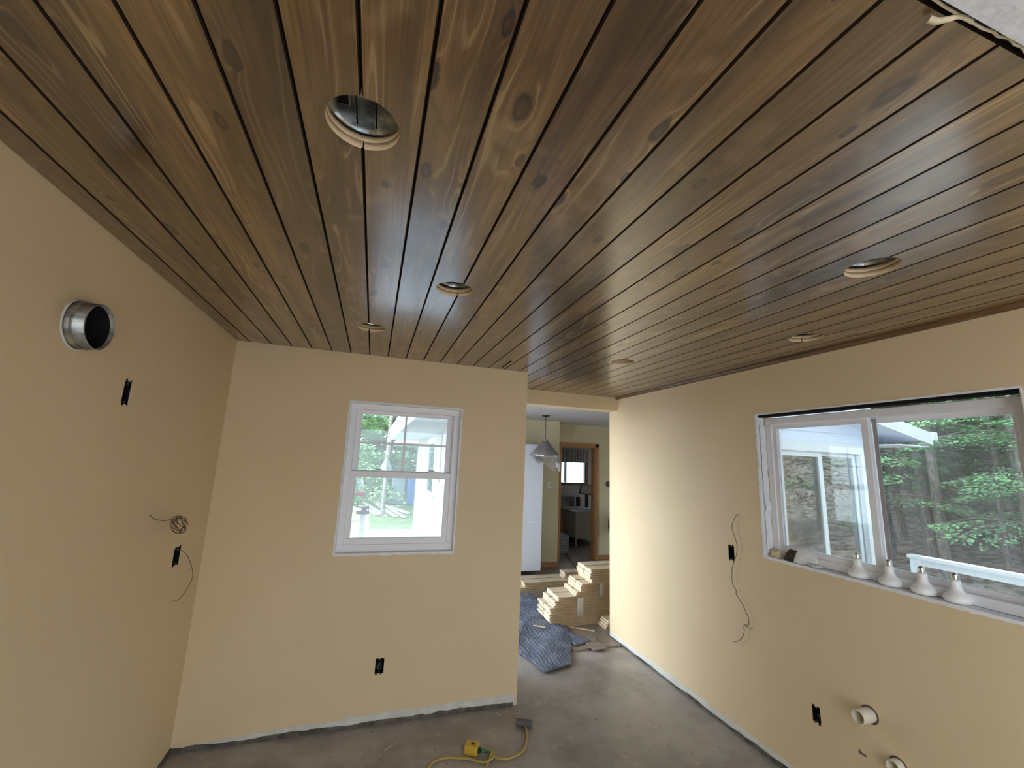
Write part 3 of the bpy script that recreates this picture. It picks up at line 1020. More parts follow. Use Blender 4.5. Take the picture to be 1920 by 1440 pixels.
# wires
mb = MB()
mb.tube([(X0 - 0.01, 2.413, 1.416), (X0 + 0.03, 2.36, 1.40), (X0 + 0.07, 2.36, 1.390), (X0 + 0.085, 2.43, 1.388)], 0.0016, 6, 6)
rnd = random.Random(2)
pts = []
for i in range(46):
    a = 2 * pi * i / 9
    pts.append((X0 + 0.08 + 0.012 * sin(i * 1.7), 2.515 + 0.062 * cos(a) + 0.012 * sin(i * 0.9) + 0.02 * sin(a), 1.350 - 0.034 * cos(a) * 0.9 + 0.026 * sin(a) + 0.006 * cos(i * 1.3)))
mb.tube([(X0 + 0.085, 2.43, 1.388)] + pts, 0.0019, 6, 3)
tag(mb.build('coiled_wire', M['wire']), 'thin brown wire ending in a small bundled coil, sticking out of the left wall', 'wire')
mb = MB()
mb.tube([(X0 - 0.03, 2.775, 1.18), (X0 + 0.02, 2.745, 1.19), (X0 + 0.03, 2.768, 1.177), (X0 + 0.03, 2.851, 1.134), (X0 + 0.03, 2.951, 1.045), (X0 + 0.03, 2.974, 0.986), (X0 + 0.03, 2.902, 0.939), (X0 + 0.03, 2.829, 0.922), (X0 + 0.03, 2.748, 0.937)], 0.0018, 6, 6)
tag(mb.build('hanging_wire', M['wire']), 'thin grey wire curling down from the low box opening on the left wall', 'wire')
WR = [(2.404, 1.409), (2.44, 1.352), (2.447, 1.309), (2.427, 1.264), (2.411, 1.205), (2.42, 1.149), (2.448, 1.089), (2.469, 1.023), (2.467, 0.949), (2.44, 0.91), (2.439, 0.884), (2.392, 0.839), (2.366, 0.796), (2.349, 0.764), (2.352, 0.725), (2.389, 0.709), (2.389, 0.674), (2.402, 0.638), (2.434, 0.60), (2.479, 0.574)]
mb = MB()
mb.tube([(X1 + 0.01, 2.41, 1.415)] + [(X1 - 0.02, a, b) for a, b in WR], 0.0022, 6, 4)
mb.tube([(X1 - 0.02, 2.386, 0.708), (X1 - 0.02, 2.35, 0.706), (X1 - 0.02, 2.32, 0.715)], 0.0018, 6, 3)
tag(mb.build('hanging_wire', M['wire']), 'long thin brown wire hanging down the right wall left of the window', 'wire')

# drain pipes on the right wall


def pipe(name, y, z, L, r, label):
    t = empty(name, (X1, y, z), label, 'pipe', 'pipe stubs low on the right wall')
    MB().lathe([(r, 0.08), (r, -L), (r - 0.004, -L - 0.001), (r - 0.005, 0.08)], (X1, y, z), (1, 0, 0.0), n=32, close=True).build('pipe_stub', M['pvc'], t)
    MB().lathe([(0.0, 0.06), (r - 0.006, 0.06)], (X1, y, z), (1, 0, 0), n=32).build('pipe_dark_end', M['gap'], t)
    MB().lathe([(r + 0.0006, 0.0), (r + 0.007, -0.0012), (r + 0.009, -0.0003)], (X1, y, z), (1, 0, 0), n=32).build('hole_edge', M['gap'], t)
    return t


pipe('drain_pipe', 1.665, 0.552, 0.085, 0.032, 'cream plastic drain pipe stub sticking out of the right wall below the window')
pipe('drain_pipe', 1.56, 0.392, 0.04, 0.030, 'lower pipe stub on the right wall cut off by the bottom edge of the picture')
tag(MB().box(X1 - 0.0015, X1 - 0.0002, 1.70, 1.735, 0.345, 0.355).prism([(1.72, 0.355), (1.735, 0.355), (1.73, 0.365)], 0, X1 - 0.0015, X1 - 0.0002).build('wall_nick', M['gap']), 'small dark torn nick in the right wall paint beside the lower pipe stub', 'wall damage')

# ================================================================== ITEMS ON THE SILL
SZ = z0 + 0.0102
bl = ['leftmost of the four white flood bulbs on the window sill, beside the cap',
      'second white flood bulb from the cap on the window sill',
      'third white flood bulb from the cap on the window sill',
      'white flood bulb on the window sill farthest from the cap']
R_B = 0.0475
base = None
for i, (bx_, by_) in enumerate([(X1 + 0.05, 1.682), (X1 + 0.045, 1.532), (X1 + 0.045, 1.397), (X1 + 0.046, 1.277)]):
    if base is None:
        base = empty('flood_bulb', (bx_, by_, SZ), bl[0], 'light bulb', 'flood bulbs standing face down on the sill')
        prof = [(0.0, 0.002), (0.030, 0.001), (0.041, 0.004), (0.047, 0.010), (0.0485, 0.018), (0.047, 0.026), (0.041, 0.035), (0.032, 0.044), (0.025, 0.052), (0.0205, 0.061), (0.0185, 0.072), (0.0178, 0.088), (0.0165, 0.097), (0.0, 0.098)]
        MB().lathe(prof, (bx_, by_, SZ), n=36).build('glass_envelope', M['bulb'], base)
        pr = [(0.0, 0.0985), (0.0142, 0.0985)]
        for q in range(6):
            pr += [(0.0145, 0.0995 + q * 0.0036), (0.0128, 0.1012 + q * 0.0036)]
        pr += [(0.0095, 0.123), (0.004, 0.127), (0.0, 0.1275)]
        MB().lathe(pr, (bx_, by_, SZ), n=24).build('screw_base', M['steel'], base)
    else:
        c = copy_tree(base)
        c.location = (bx_, by_, SZ)
        c['label'] = bl[i]

# cap lying on the sill, its open side turned towards the room
t = empty('baseball_cap', (X1 + 0.08, 2.00, SZ), 'white cap with a dark brown inside lying at the left end of the window sill', 'cap')
cc = Vector((X1 + 0.076, 2.02, SZ + 0.0015))


def dome(r, k, a0, a1, la1, n=32, m=10, sx=0.70, sy=1.05):
    mb = MB()
    prev = None
    for i in range(m + 1):
        la = la1 * i / m
        row = []
        for j in range(n + 1):
            a = a0 + (a1 - a0) * j / n
            w = 1 + 0.02 * sin(6 * a)
            row.append(mb.bm.verts.new(cc + Vector((r * sx * w * cos(la) * cos(a), r * sy * w * cos(la) * sin(a) - 0.25 * r * sin(la), r * k * sin(la)))))
        if prev:
            for j in range(n):
                f = mb.bm.faces.new([prev[j], prev[j + 1], row[j + 1], row[j]])
                f.smooth = True
        prev = row
    return mb


dome(0.100, 1.02, 0, 2 * pi, pi / 2, sx=0.64).build('crown', M['capwhite'], t)
dome(0.1012, 1.01, radians(105), radians(178), radians(42), sx=0.64).build('dark_panel', M['capbrown'], t)
mb = MB()
prev = None
for i in range(15):
    a = -0.95 + 1.9 * i / 14
    row = []
    for rr in (0.0, 0.022, 0.045, 0.066):
        ex = rr * cos(a * 0.9)
        p = Vector((X1 + 0.050 - 0.012 * cos(a) + 0.010 * a, 1.935 - ex, SZ + 0.0035 + 0.014 * cos(a) - rr * 0.10)) + Vector((0.030 * a, 0.0, 0.0))
        row.append(mb.bm.verts.new(p))
    if prev:
        for j in range(3):
            f = mb.bm.faces.new([prev[j], prev[j + 1], row[j + 1], row[j]])
            f.smooth = True
    prev = row
o = mb.build('brim', M['capwhite'], t)
sm = o.modifiers.new('solid', 'SOLIDIFY')
sm.thickness = 0.003
tag(MB().hull8([(X1 + 0.012, 2.145, SZ), (X1 + 0.04, 2.13, SZ), (X1 + 0.05, 2.175, SZ), (X1 + 0.02, 2.19, SZ), (X1 + 0.012, 2.145, SZ + 0.035), (X1 + 0.04, 2.13, SZ + 0.045), (X1 + 0.05, 2.175, SZ + 0.055), (X1 + 0.02, 2.19, SZ + 0.04)]).build('wood_scrap', M['rawwood'], None, 0.002), 'small raw wood scrap in the left corner of the window sill behind the cap', 'wood scrap')

# ================================================================== FLOOR ITEMS
t = empty('adapter_cord', (0.73, 2.76, 0), 'yellow plug-in shock guard on a dusty yellow cord, lying on the concrete floor', 'power cord')
ax = Vector((0.775 - 0.672, 2.76 - 2.77, 0)).normalized()
ax = Vector((0.86, -0.50, 0)).normalized()
sd = Vector((0.50, 0.86, 0))
cc_ = Vector((0.722, 2.765, 0.001))


def obox(mb, c, a, b, la, lb, h0, h1):
    c = Vector(c)
    p = [c - a * la - b * lb, c + a * la - b * lb, c + a * la + b * lb, c - a * la + b * lb]
    mb.hull8([(q.x, q.y, h0) for q in p] + [(q.x, q.y, h1) for q in p])


mb = MB()
obox(mb, cc_, ax, sd, 0.040, 0.032, 0.001, 0.050)
o = mb.build('plug_body', M['yellow'], t, 0.006)
mb = MB()
obox(mb, cc_ + ax * 0.006, ax, sd, 0.010, 0.009, 0.0495, 0.0525)
mb.build('test_button', M['bluebox'], t)
mb = MB()
for q in (-0.012, 0.012):
    c = cc_ - ax * 0.05 + sd * q
    obox(mb, c, ax, sd, 0.011, 0.001, 0.022, 0.030)
mb.build('prongs', M['steel'], t)
mb = MB()
obox(mb, cc_ + ax * 0.047, ax, sd, 0.008, 0.012, 0.012, 0.034)
mb.build('strain_relief', M['bluebox'], t, 0.002)
g0 = cc_ + ax * 0.058
MB().tube([(g0.x, g0.y, 0.020), (0.795, 2.735, 0.018), (0.818, 2.712, 0.016)], 0.009, 10, 4).build('green_collar', M['greenplug'], t)
MB().tube([(0.814, 2.716, 0.012), (0.857, 2.673, 0.008), (0.90, 2.655, 0.008), (0.952, 2.661, 0.008), (1.02, 2.695, 0.008), (1.07, 2.77, 0.008), (1.100, 2.845, 0.008), (1.112, 2.90, 0.014)], 0.0072, 10, 6).build('cord', M['cordyellow'], t)
MB().tube([(1.064, 2.945, 0.023), (1.10, 2.93, 0.023), (1.16, 2.902, 0.023)], 0.022, 14, 3).build('connector', M['greyplug'], t)
mb = MB()
mb.tube([(0.848, 2.72, 0.010), (0.835, 2.69, 0.016), (0.824, 2.668, 0.017), (0.80, 2.655, 0.016), (0.772, 2.655, 0.009), (0.736, 2.678, 0.008), (0.69, 2.71, 0.008), (0.639, 2.728, 0.008), (0.59, 2.745, 0.008), (0.549, 2.749, 0.008), (0.51, 2.74, 0.008), (0.481, 2.724, 0.008), (0.455, 2.69, 0.008), (0.44, 2.64, 0.008), (0.46, 2.55, 0.008)], 0.0072, 10, 6)
mb.tube([(0.78, 2.63, 0.008), (0.80, 2.66, 0.012), (0.826, 2.70, 0.020), (0.835, 2.725, 0.020)], 0.0072, 10, 6)
tag(mb.build('extension_cord', M['cordyellow']), 'looped yellow cord behind the shock guard at the bottom edge of the picture', 'power cord')

# small debris on the concrete
rnd = random.Random(21)
debris = [(0.25, 2.93, 0.6, 0.06), (0.14, 2.74, 0.7, 0.05), (0.98, 3.10, -1.1, 0.05), (1.60, 2.50, -0.3, 0.05), (1.36, 3.33, 0.4, 0.02), (2.0, 2.35, 0.2, 0.05), (1.24, 3.30, 1.0, 0.03), (1.3, 3.15, 0.1, 0.03), (1.05, 3.12, 0.8, 0.04), (1.12, 3.07, -0.5, 0.04)]
dls = ['left one below the back wall outlet', 'lowest left one near the picture bottom', 'just beside the back wall corner', 'near the right wall at the picture bottom', 'short one in the opening near the blanket', 'closest to the right wall bottom corner', 'just past the back wall corner', 'right of the cord connector', 'between wall corner and cord connector', 'right above the cord connector']
for (dx, dy, a, L), dl in zip(debris, dls):
    mb = MB()
    A = Vector((cos(a), sin(a), 0)); B = Vector((-sin(a), cos(a), 0))
    obox(mb, (0, 0, 0), A, B, L / 2, 0.0022, 0.0003, 0.003)
    o = mb.build('wood_sliver', M['rawwood'])
    o.location = (dx, dy, 0)
    tag(o, 'tiny pale wood sliver on the concrete, ' + dl, 'wood sliver', 'pale slivers scattered on the concrete')

# loose flooring pieces at the edge of the concrete
LP = [([(1.921, 3.853), (2.107, 3.868), (2.12, 3.99), (1.94, 3.98)], 'narrow loose floor plank just right of the blanket, with a pale front edge', 0.0),
      ([(2.110, 3.803), (2.262, 3.815), (2.25, 4.12), (2.10, 4.10)], 'loose grey floor plank reaching farthest onto the concrete', 0.010),
      ([(2.271, 3.876), (2.407, 3.866), (2.43, 4.05), (2.28, 4.06)], 'loose grey floor plank end beside the right wall corner', 0.0)]
for pts, lb, zz in LP:
    zz += 0.0095
    tag(MB().hull8([(a, b, zz - (0.009 if zz < 0.012 else 0.0)) for a, b in pts] + [(a, b, zz + 0.008) for a, b in pts]).build('loose_floor_plank', M['lvp']), lb, 'floor plank')

# moving blanket


def blanket(name, outline, label, seed, z=0.012, amp=0.02):
    from mathutils.geometry import tessellate_polygon
    rn = random.Random(seed)
    bm = bmesh.new()
    n = len(outline)
    pts = []
    for i in range(n):
        a, b = Vector(outline[i]), Vector(outline[(i + 1) % n])
        L = (b - a).length
        kk = max(1, int(L / 0.04))
        for j in range(kk):
            p = a.lerp(b, j / kk)
            pts.append(Vector((p[0] + rn.uniform(-.004, .004), p[1] + rn.uniform(-.004, .004))))
    vs = [bm.verts.new((p[0], p[1], 0)) for p in pts]
    bm.faces.new(vs)
    xs = [p[0] for p in pts]; ys = [p[1] for p in pts]

    def bis(axis, lo, hi):
        q = lo + 0.03
        while q < hi:
            co = [0, 0, 0]; co[axis] = q
            no = [0, 0, 0]; no[axis] = 1
            bmesh.ops.bisect_plane(bm, geom=bm.verts[:] + bm.edges[:] + bm.faces[:], plane_co=co, plane_no=no)
            q += 0.03
    bis(0, min(xs), max(xs))
    bis(1, min(ys), max(ys))
    for v in bm.verts:
        x, y = v.co.x, v.co.y
        f = 0.5 + 0.5 * sin(5.2 * (x * 0.8 + y * 0.6) + 1.3 * sin(4 * y))
        g = 0.5 + 0.5 * sin(11 * (y - 0.5 * x) + 1.7 * sin(6 * x))
        h_ = 0.5 + 0.5 * sin(24 * (x + 0.25 * y) + 2 * sin(9 * y))
        ed = min((Vector((x, y)) - p).length for p in pts)
        e = min(1.0, ed / 0.10)
        v.co.z = z + (amp * (f ** 2) + amp * 0.9 * g ** 4 + amp * 0.25 * h_) * (0.25 + 0.75 * e)
    for f in bm.faces:
        f.smooth = True
    mb = MB()
    mb.bm.free()
    mb.bm = bm
    o = mb.build(name, M['blanket'])
    md = o.modifiers.new('solid', 'SOLIDIFY')
    md.thickness = 0.008
    md.offset = -1
    return tag(o, label, 'blanket')


blanket('moving_blanket', [(1.22, 4.15), (1.25, 5.0), (1.45, 5.45), (1.981, 5.483), (2.105, 5.521), (2.127, 5.368), (2.208, 5.024), (2.10, 4.86), (2.02, 4.72), (2.02, 4.60), (2.12, 4.40), (2.12, 4.343), (2.036, 4.102), (1.787, 3.608), (1.656, 3.573), (1.507, 3.532), (1.47, 3.734), (1.424, 3.928)], 'crumpled blue grey quilted moving blanket spread on the floor in the opening', 5, z=0.020, amp=0.020)
blanket('blanket_corner', [(2.06, 4.22), (2.18, 3.986), (1.975, 3.924), (2.00, 4.10)], 'dark triangular corner of a second blanket between the big blanket and the loose planks', 6, z=0.030, amp=0.004)
for (a, b, lb) in (((2.15, 4.405), (2.362, 4.244), 'thin pale strip on the floor in front of the stepped board stack'), ((1.735, 4.393), (1.836, 4.308), 'thin pale strip lying on the blue grey blanket')):
    A = Vector((*a, 0)); B = Vector((*b, 0)); d_ = (B - A)
    mb = MB()
    zz = 0.0098 if a[0] > 2 else 0.058
    obox(mb, (A + B) / 2, d_.normalized(), Vector((-d_.y, d_.x, 0)).normalized(), d_.length / 2, 0.008, zz, zz + 0.005)
    tag(mb.build('wood_strip', M['rawwood']), lb, 'wood strip')

# stacks of flooring boards: every board an object of its own
ordn = ['bottom', 'second', 'third', 'fourth', 'fifth', 'sixth', 'seventh', 'eighth', 'ninth', 'tenth', 'eleventh', 'twelfth', 'thirteenth', 'fourteenth', 'fifteenth', 'sixteenth', 'seventeenth', 'eighteenth', 'nineteenth', 'twentieth', 'twenty-first', 'twenty-second', 'twenty-third', 'twenty-fourth', 'twenty-fifth', 'twenty-sixth', 'twenty-seventh', 'twenty-eighth']


def board_mesh(T):
    mb = MB()
    prof = [(-0.080, 0.0), (0.085, 0.0), (0.085, T * 0.3), (0.091, T * 0.34), (0.091, T * 0.62), (0.085, T * 0.66), (0.085, T - 0.0012), (0.084, T - 0.0004), (-0.084, T - 0.0004), (-0.085, T - 0.0012), (-0.085, T * 0.72), (-0.070, T * 0.66), (-0.070, T * 0.12), (-0.085, T * 0.02)]
    mb.prism(prof, 0, 0, 1)
    bmesh.ops.recalc_face_normals(mb.bm, faces=mb.bm.faces)
    me = bpy.data.meshes.new('flooring_board')
    mb.bm.to_mesh(me)
    mb.bm.free()
    me.materials.append(M['ply'])
    me.materials.append(M['plyedge'])
    for f in me.polygons:
        if abs(f.normal.y) > 0.3:
            f.material_index = 1
    return me


BT = 0.0205
bme = board_mesh(BT)


def board(x, y, z, L, label, group):
    o = bpy.data.objects.new('flooring_board', bme)
    COL.objects.link(o)
    o.location = (x, y, z)
    o.scale = (L, 1, 1)
    return tag(o, label, 'flooring board', group)


rnd = random.Random(7)
lev = [2.05, 1.97, 1.94, 1.93, 1.94, 1.93, 1.945, 1.935, 1.93, 1.985, 1.99, 1.985, 2.035, 2.04, 2.245, 2.25, 2.30, 2.305, 2.30, 2.31, 2.43, 2.435, 2.415, 2.42, 2.415, 2.42, 2.42]
zc = 0.0095
for i, xl in enumerate(lev):
    L = 3.05 - xl
    for r_, yy in enumerate((4.51, 4.70)):
        nm = 'front row' if r_ == 0 else 'rear row'
        board(xl + rnd.uniform(-0.008, 0.008) + (0.012 if r_ else 0), yy + rnd.uniform(-0.003, 0.003), zc, L + rnd.uniform(0, 0.05),
              '%s board up from the floor in the %s of the stepped stack at the right' % (ordn[i].capitalize() if i else 'Lowest', nm) if i else 'lowest board in the %s of the stepped stack at the right' % nm, 'pale boards in the stepped stack')
    zc += BT + 0.0002
for i in range(4):
    board(2.50 + 0.012 * i, 4.325, 0.0095 + i * (BT + 0.0002), 0.5, '%s board of the short low stack in front of the stepped stack' % ordn[i], 'boards of the short low stack')
zc = 0.0095
for i in range(5):
    for r_, yy in enumerate((5.75, 5.94)):
        board(2.00 + (0.10 if i >= 2 else 0) + rnd.uniform(-0.01, 0.01), yy, zc, 1.05 + rnd.uniform(0, 0.05), '%s board in the %s of the long low stack behind the blanket' % (ordn[i], 'front row' if r_ == 0 else 'rear row'), 'boards of the long low stack')
    zc += BT + 0.0002
for i in range(4):
    board(2.74 + rnd.uniform(-0.01, 0.01), 5.86, zc + i * (BT + 0.0002), 0.55, '%s board of the short pile laid on the long low stack' % ordn[i], 'boards piled on the long low stack')
# tape round the stack
tag(MB().box(2.25, 2.32, 4.4145, 4.4165, 0.10, 0.29).build('packing_tape', M['tape']), 'wide clear packing tape low on the front of the stepped board stack', 'tape')
tag(MB().box(2.52, 2.56, 4.4145, 4.4165, 0.29, 0.42).build('packing_tape', M['tape']), 'narrow clear packing tape higher on the front of the stepped board stack', 'tape')

# ================================================================== ROOM BEYOND
struct(MB().box(XE, 6.6, YW, YEND + 0.2, H, H + 0.12).build('ceiling_beyond', M['drywall']), 'white ceiling of the next room')
# wall piece with the thermostat and its return to the door wall
struct(MB().box(XE, 3.100, YP, YP + 0.10, 0.009, H).box(3.00, 3.100, YP + 0.10, YEND, 0.009, H).build('wall_beyond', M['hallpaint']), 'pale yellow wall piece behind the tall white cabinet')
dw = MB().box(2.9, 6.6, YEND, YEND + 0.12, 0.009, H).build('wall_far', M['hallpaint'])
cut(dw, [cbox(3.30, 4.02, YEND - 0.2, YEND + 0.3, -0.1, 2.04)])
struct(dw, 'pale yellow far wall with the wood framed doorway')
we_ = MB().box(6.43, 6.6, YD + 0.174, YEND + 0.2, 0.009, H).build('wall_east', M['hallpaint'])
cut(we_, [cbox(6.3, 6.8, 4.7, 7.0, 0.1, 2.1)])  # hidden opening added so daylight reaches the far walls
struct(we_)
# base boards of the far walls
struct(MB().box(2.60, 3.112, YP - 0.013, YP - 0.0005, 0.010, 0.088).build('baseboard_beyond', M['woodtrim'], None, 0.003))
struct(MB().box(4.085, 5.9, YEND - 0.013, YEND - 0.0005, 0.010, 0.088).build('baseboard_far', M['woodtrim'], None, 0.003))
# doorway
dr = empty('door_1', (3.66, YEND, 0.009))
struct(dr, 'doorway with light brown wood casing')
mb = MB()
mb.box(4.02, 4.082, YEND - 0.018, YEND - 0.0005, 0.0095, 2.10)
mb.box(3.235, 4.082, YEND - 0.018, YEND - 0.0005, 2.035, 2.10)
mb.box(3.235, 3.30, YEND - 0.018, YEND - 0.0005, 0.0095, 2.035)
mb.build('casing', M['woodtrim'], dr, 0.003)
mb = MB()
mb.box(4.00, 4.0195, YEND - 0.002, YEND + 0.125, 0.0095, 2.0395)
mb.box(3.3005, 3.32, YEND - 0.002, YEND + 0.125, 0.0095, 2.0395)
mb.box(3.32, 4.00, YEND - 0.002, YEND + 0.125, 2.02, 2.0395)
mb.build('jamb', M['woodtrim'], dr)
dd_ = MB().box(4.025, 4.77, YEND + 0.135, YEND + 0.17, 0.02, 2.01).build('door_leaf', M['darkwood'], dr)
mb = MB()
for zz in (0.25, 1.05, 1.75):
    mb.box(3.985, 3.9995, YEND + 0.02, YEND + 0.06, zz, zz + 0.09)
mb.build('hinge', M['steel'], dr)

# pantry cabinet
t = empty('tall_cabinet', (2.2, 6.3, 0.009), 'tall white cabinet standing on small feet against the yellow wall', 'cabinet')
MB().box(1.86, 2.575, 6.30, 6.83, 0.10, 1.99).build('cabinet_body', M['cabwhite'], t, 0.002)
MB().box(1.863, 2.572, 6.28, 6.299, 0.103, 1.987).build('cabinet_door', M['cabwhite'], t, 0.003)
MB().box(2.33, 2.47, 6.272, 6.2795, 0.80, 0.808).build('handle', M['vinyl'], t)
for fx in (1.92, 2.50):
    MB().lathe([(0.018, 0.0), (0.026, 0.003), (0.014, 0.02), (0.016, 0.0905)], (fx, 6.36, 0.0095), n=16).build('foot', M['bluebox'], t)

# thermostat, detector, hanging bag
t = empty('thermostat', (3.0, YP, 1.30), 'small white square thermostat on the yellow wall beside the cabinet', 'thermostat')
MB().box(2.875, 2.975, YP - 0.022, YP - 0.0005, 1.285, 1.385).build('casing', M['vinyl'], t, 0.006)
MB().box(2.94, 2.962, YP - 0.024, YP - 0.022, 1.325, 1.36).build('display', M['screen'], t)
t = tag(MB().lathe([(0.0, -0.03), (0.045, -0.03), (0.055, -0.022), (0.057, 0.0)], (4.30, YEND - 0.0005, 1.36), (0, 1, 0), n=28).build('wall_sensor', M['greyplug']), 'round dark grey device on the far wall right of the doorway', 'sensor')
mb = MB()
mb.lathe([(0.0, -0.28), (0.07, -0.26), (0.10, -0.15), (0.09, 0.0), (0.05, 0.12), (0.02, 0.2), (0.0, 0.21)], (4.33, YEND - 0.13, 0.74), n=20)
tag(mb.build('hanging_bag', M['tvwood']), 'dark bag hanging on the far wall, cut by the right wall corner', 'bag')

# pendant lamp with plastic bag
px, py = 2.51, 6.07
t = empty('pendant_lamp', (px, py, H), 'grey cone pendant lamp wrapped in thin plastic, hanging in the next room', 'pendant lamp')
MB().lathe([(0.0, -0.028), (0.03, -0.026), (0.062, -0.010), (0.065, -0.0005), (0, -0.0005)], (px, py, H), n=28).build('canopy', M['bronze'], t)
mb = MB()
mb.tube([(px + 0.004 * sin(i * 1.9), py, H - 0.026 - i * 0.018) for i in range(20)], 0.0045, 6, 2)
mb.tube([(px + 0.006 * cos(i * 1.3), py + 0.006 * sin(i * 1.3), H - 0.026 - i * 0.018) for i in range(20)], 0.003, 6, 2)
mb.build('chain', M['bronze'], t)
MB().lathe([(0.0, 2.075), (0.032, 2.07), (0.038, 2.04), (0.040, 2.02), (0.0, 2.02)], (px, py, 0), n=20).build('socket_cap', M['shade'], t)
MB().lathe([(0.040, 2.03), (0.075, 1.985), (0.215, 1.832), (0.222, 1.822), (0.218, 1.826), (0.07, 1.98), (0.036, 2.02)], (px, py, 0), n=40, close=True).build('lamp_shade', M['shade'], t)
mb = MB()
rows = []
rn = random.Random(5)
prof = [(0.045, 2.052), (0.05, 2.03), (0.085, 1.985), (0.15, 1.912), (0.226, 1.828), (0.220, 1.79), (0.205, 1.75), (0.19, 1.70), (0.17, 1.66)]
nn = 48
for ri, (r, z) in enumerate(prof):
    row = []
    for i in range(nn):
        a = 2 * pi * i / nn
        rr = r * (1 + (0.05 if ri > 1 else 0.01) * sin(7 * a + ri * 0.6) * min(1, ri / 3)) + 0.003
        dz = (0.05 * sin(a * 1.0 - 0.9) + 0.02 * sin(5 * a)) * max(0, ri - 4) * 0.32
        row.append(mb.bm.verts.new((px + rr * cos(a) + max(0, ri - 4) * 0.016, py + rr * sin(a), z + dz)))
    rows.append(row)
for A, B in zip(rows, rows[1:]):
    for i in range(nn):
        f = mb.bm.faces.new([A[i], A[(i + 1) % nn], B[(i + 1) % nn], B[i]])
        f.smooth = True
mb.build('plastic_wrap', M['film'], t)

# room behind the doorway
ow = MB().box(3.0, 3.12, YEND + 0.12, 9.9, 0.009, H).box(5.9, 6.0, YEND + 0.12, 9.9, 0.009, H).build('wall_office', M['officewall'])
cut(ow, [cbox(5.8, 6.1, 7.75, 9.3, 0.9, 2.1)])  # out-of-view opening added to lift the dark office
struct(ow)
ob = MB().box(3.0, 6.0, 9.7, 9.82, 0.009, H).build('wall_office_back', M['officewall'])
cut(ob, [cbox(4.42, 5.13, 9.5, 10.0, 1.25, 1.98)])
struct(ob, 'shaded grey wall of the room behind the doorway')
struct(MB().box(3.0, 6.0, YEND + 0.12, 9.9, H, H + 0.1).build('ceiling_office', M['officewall']))
wo = empty('window_3', (4.78, 9.7, 1.25))
struct(wo, 'small window behind the doorway with dark wood frame and blind')
MB().ring(1, 9.67, 9.74, 4.36, 5.19, 1.19, 2.04, 0.06).build('window_frame', M['darkwood'], wo, 0.003)
MB().box(4.42, 5.13, 9.755, 9.759, 1.25, 1.98).build('pane', M['glass'], wo)
mb = MB()
for i in range(16):
    zz = 1.27 + i * 0.03
    mb.hull8([(4.60, 9.72, zz), (5.11, 9.72, zz), (5.11, 9.738, zz + 0.007), (4.60, 9.738, zz + 0.007), (4.60, 9.72, zz + 0.001), (5.11, 9.72, zz + 0.001), (5.11, 9.738, zz + 0.008), (4.60, 9.738, zz + 0.008)])
mb.build('blind', M['vinyl'], wo)
MB().box(4.55, 4.60, 9.70, 9.74, 1.255, 1.75).build('mullion', M['vinyl'], wo)
mb = MB()
pr = [(4.36 + i * 0.83 / 50, 9.64 + 0.012 * sin(i * 1.3)) for i in range(51)]
mb.prism(pr + [(a, b + 0.004) for a, b in pr[::-1]], 2, 1.74, 2.04)
mb.build('valance', M['fabricgrey'], wo)
t = empty('dresser', (4.6, 8.9, 0.009), 'white dresser with three knobbed drawers seen through the doorway', 'dresser')
mb = MB()
mb.box(4.215, 4.95, 8.40, 9.40, 0.16, 0.69)
mb.build('dresser_body', M['dresser'], t, 0.004)
MB().box(4.195, 4.97, 8.38, 9.42, 0.69, 0.712).build('dresser_top', M['dresser'], t, 0.003)
for i in range(3):
    zz = 0.185 + i * 0.168
    dq = MB().box(4.200, 4.2145, 8.43, 9.37, zz, zz + 0.155).build('drawer', M['dresser'], t, 0.002)
    MB().lathe([(0, -0.025), (0.014, -0.022), (0.012, -0.008), (0.006, 0)], (4.1995, 8.90, zz + 0.08), (1, 0, 0), n=14).build('knob', M['bronze'], dq)
for lx, ly in ((4.235, 8.42), (4.93, 8.42), (4.235, 9.38), (4.93, 9.38)):
    MB().box(lx - 0.018, lx + 0.018, ly - 0.018, ly + 0.018, 0.0095, 0.16).build('leg', M['dresser'], t)
rn = random.Random(8)
mb = MB()
for i in range(6):
    a, b = 4.35 + rn.random() * 0.35, 8.6 + rn.random() * 0.45
    mb.hull8([(a, b, 0.713 + i * 0.004), (a + 0.21, b + 0.04, 0.713 + i * 0.004), (a + 0.18, b + 0.30, 0.713 + i * 0.004), (a - 0.03, b + 0.26, 0.713 + i * 0.004), (a, b, 0.7165 + i * 0.004), (a + 0.21, b + 0.04, 0.7165 + i * 0.004), (a + 0.18, b + 0.30, 0.7165 + i * 0.004), (a - 0.03, b + 0.26, 0.7165 + i * 0.004)])
tag(mb.build('paper_pile', M['capwhite'], None), 'loose pile of white papers on top of the dresser', 'papers', kind='stuff')
tag(MB().box(4.72, 4.90, 8.42, 8.60, 0.7125, 0.99).build('white_box', M['vinyl'], None, 0.004), 'upright white box on the front right of the dresser', 'box')
t = empty('monitor', (4.75, 8.85, 0.74), 'tilted dark computer screen standing on the dresser', 'monitor')
MB().hull8([(4.66, 9.10, 1.03), (4.98, 8.98, 1.00), (4.98, 9.01, 1.00), (4.66, 9.13, 1.03), (4.70, 9.10, 1.26), (5.02, 8.98, 1.22), (5.02, 9.01, 1.22), (4.70, 9.13, 1.26)]).build('bezel', M['bluebox'], t, 0.004)
MB().hull8([(4.68, 9.088, 1.05), (4.965, 8.981, 1.022), (4.965, 8.984, 1.022), (4.68, 9.093, 1.05), (4.715, 9.088, 1.245), (5.00, 8.981, 1.205), (5.00, 8.984, 1.205), (4.715, 9.093, 1.245)]).build('display', M['screen'], t)
MB().box(4.80, 4.86, 9.04, 9.10, 0.7125, 1.02).build('stand', M['bluebox'], t)
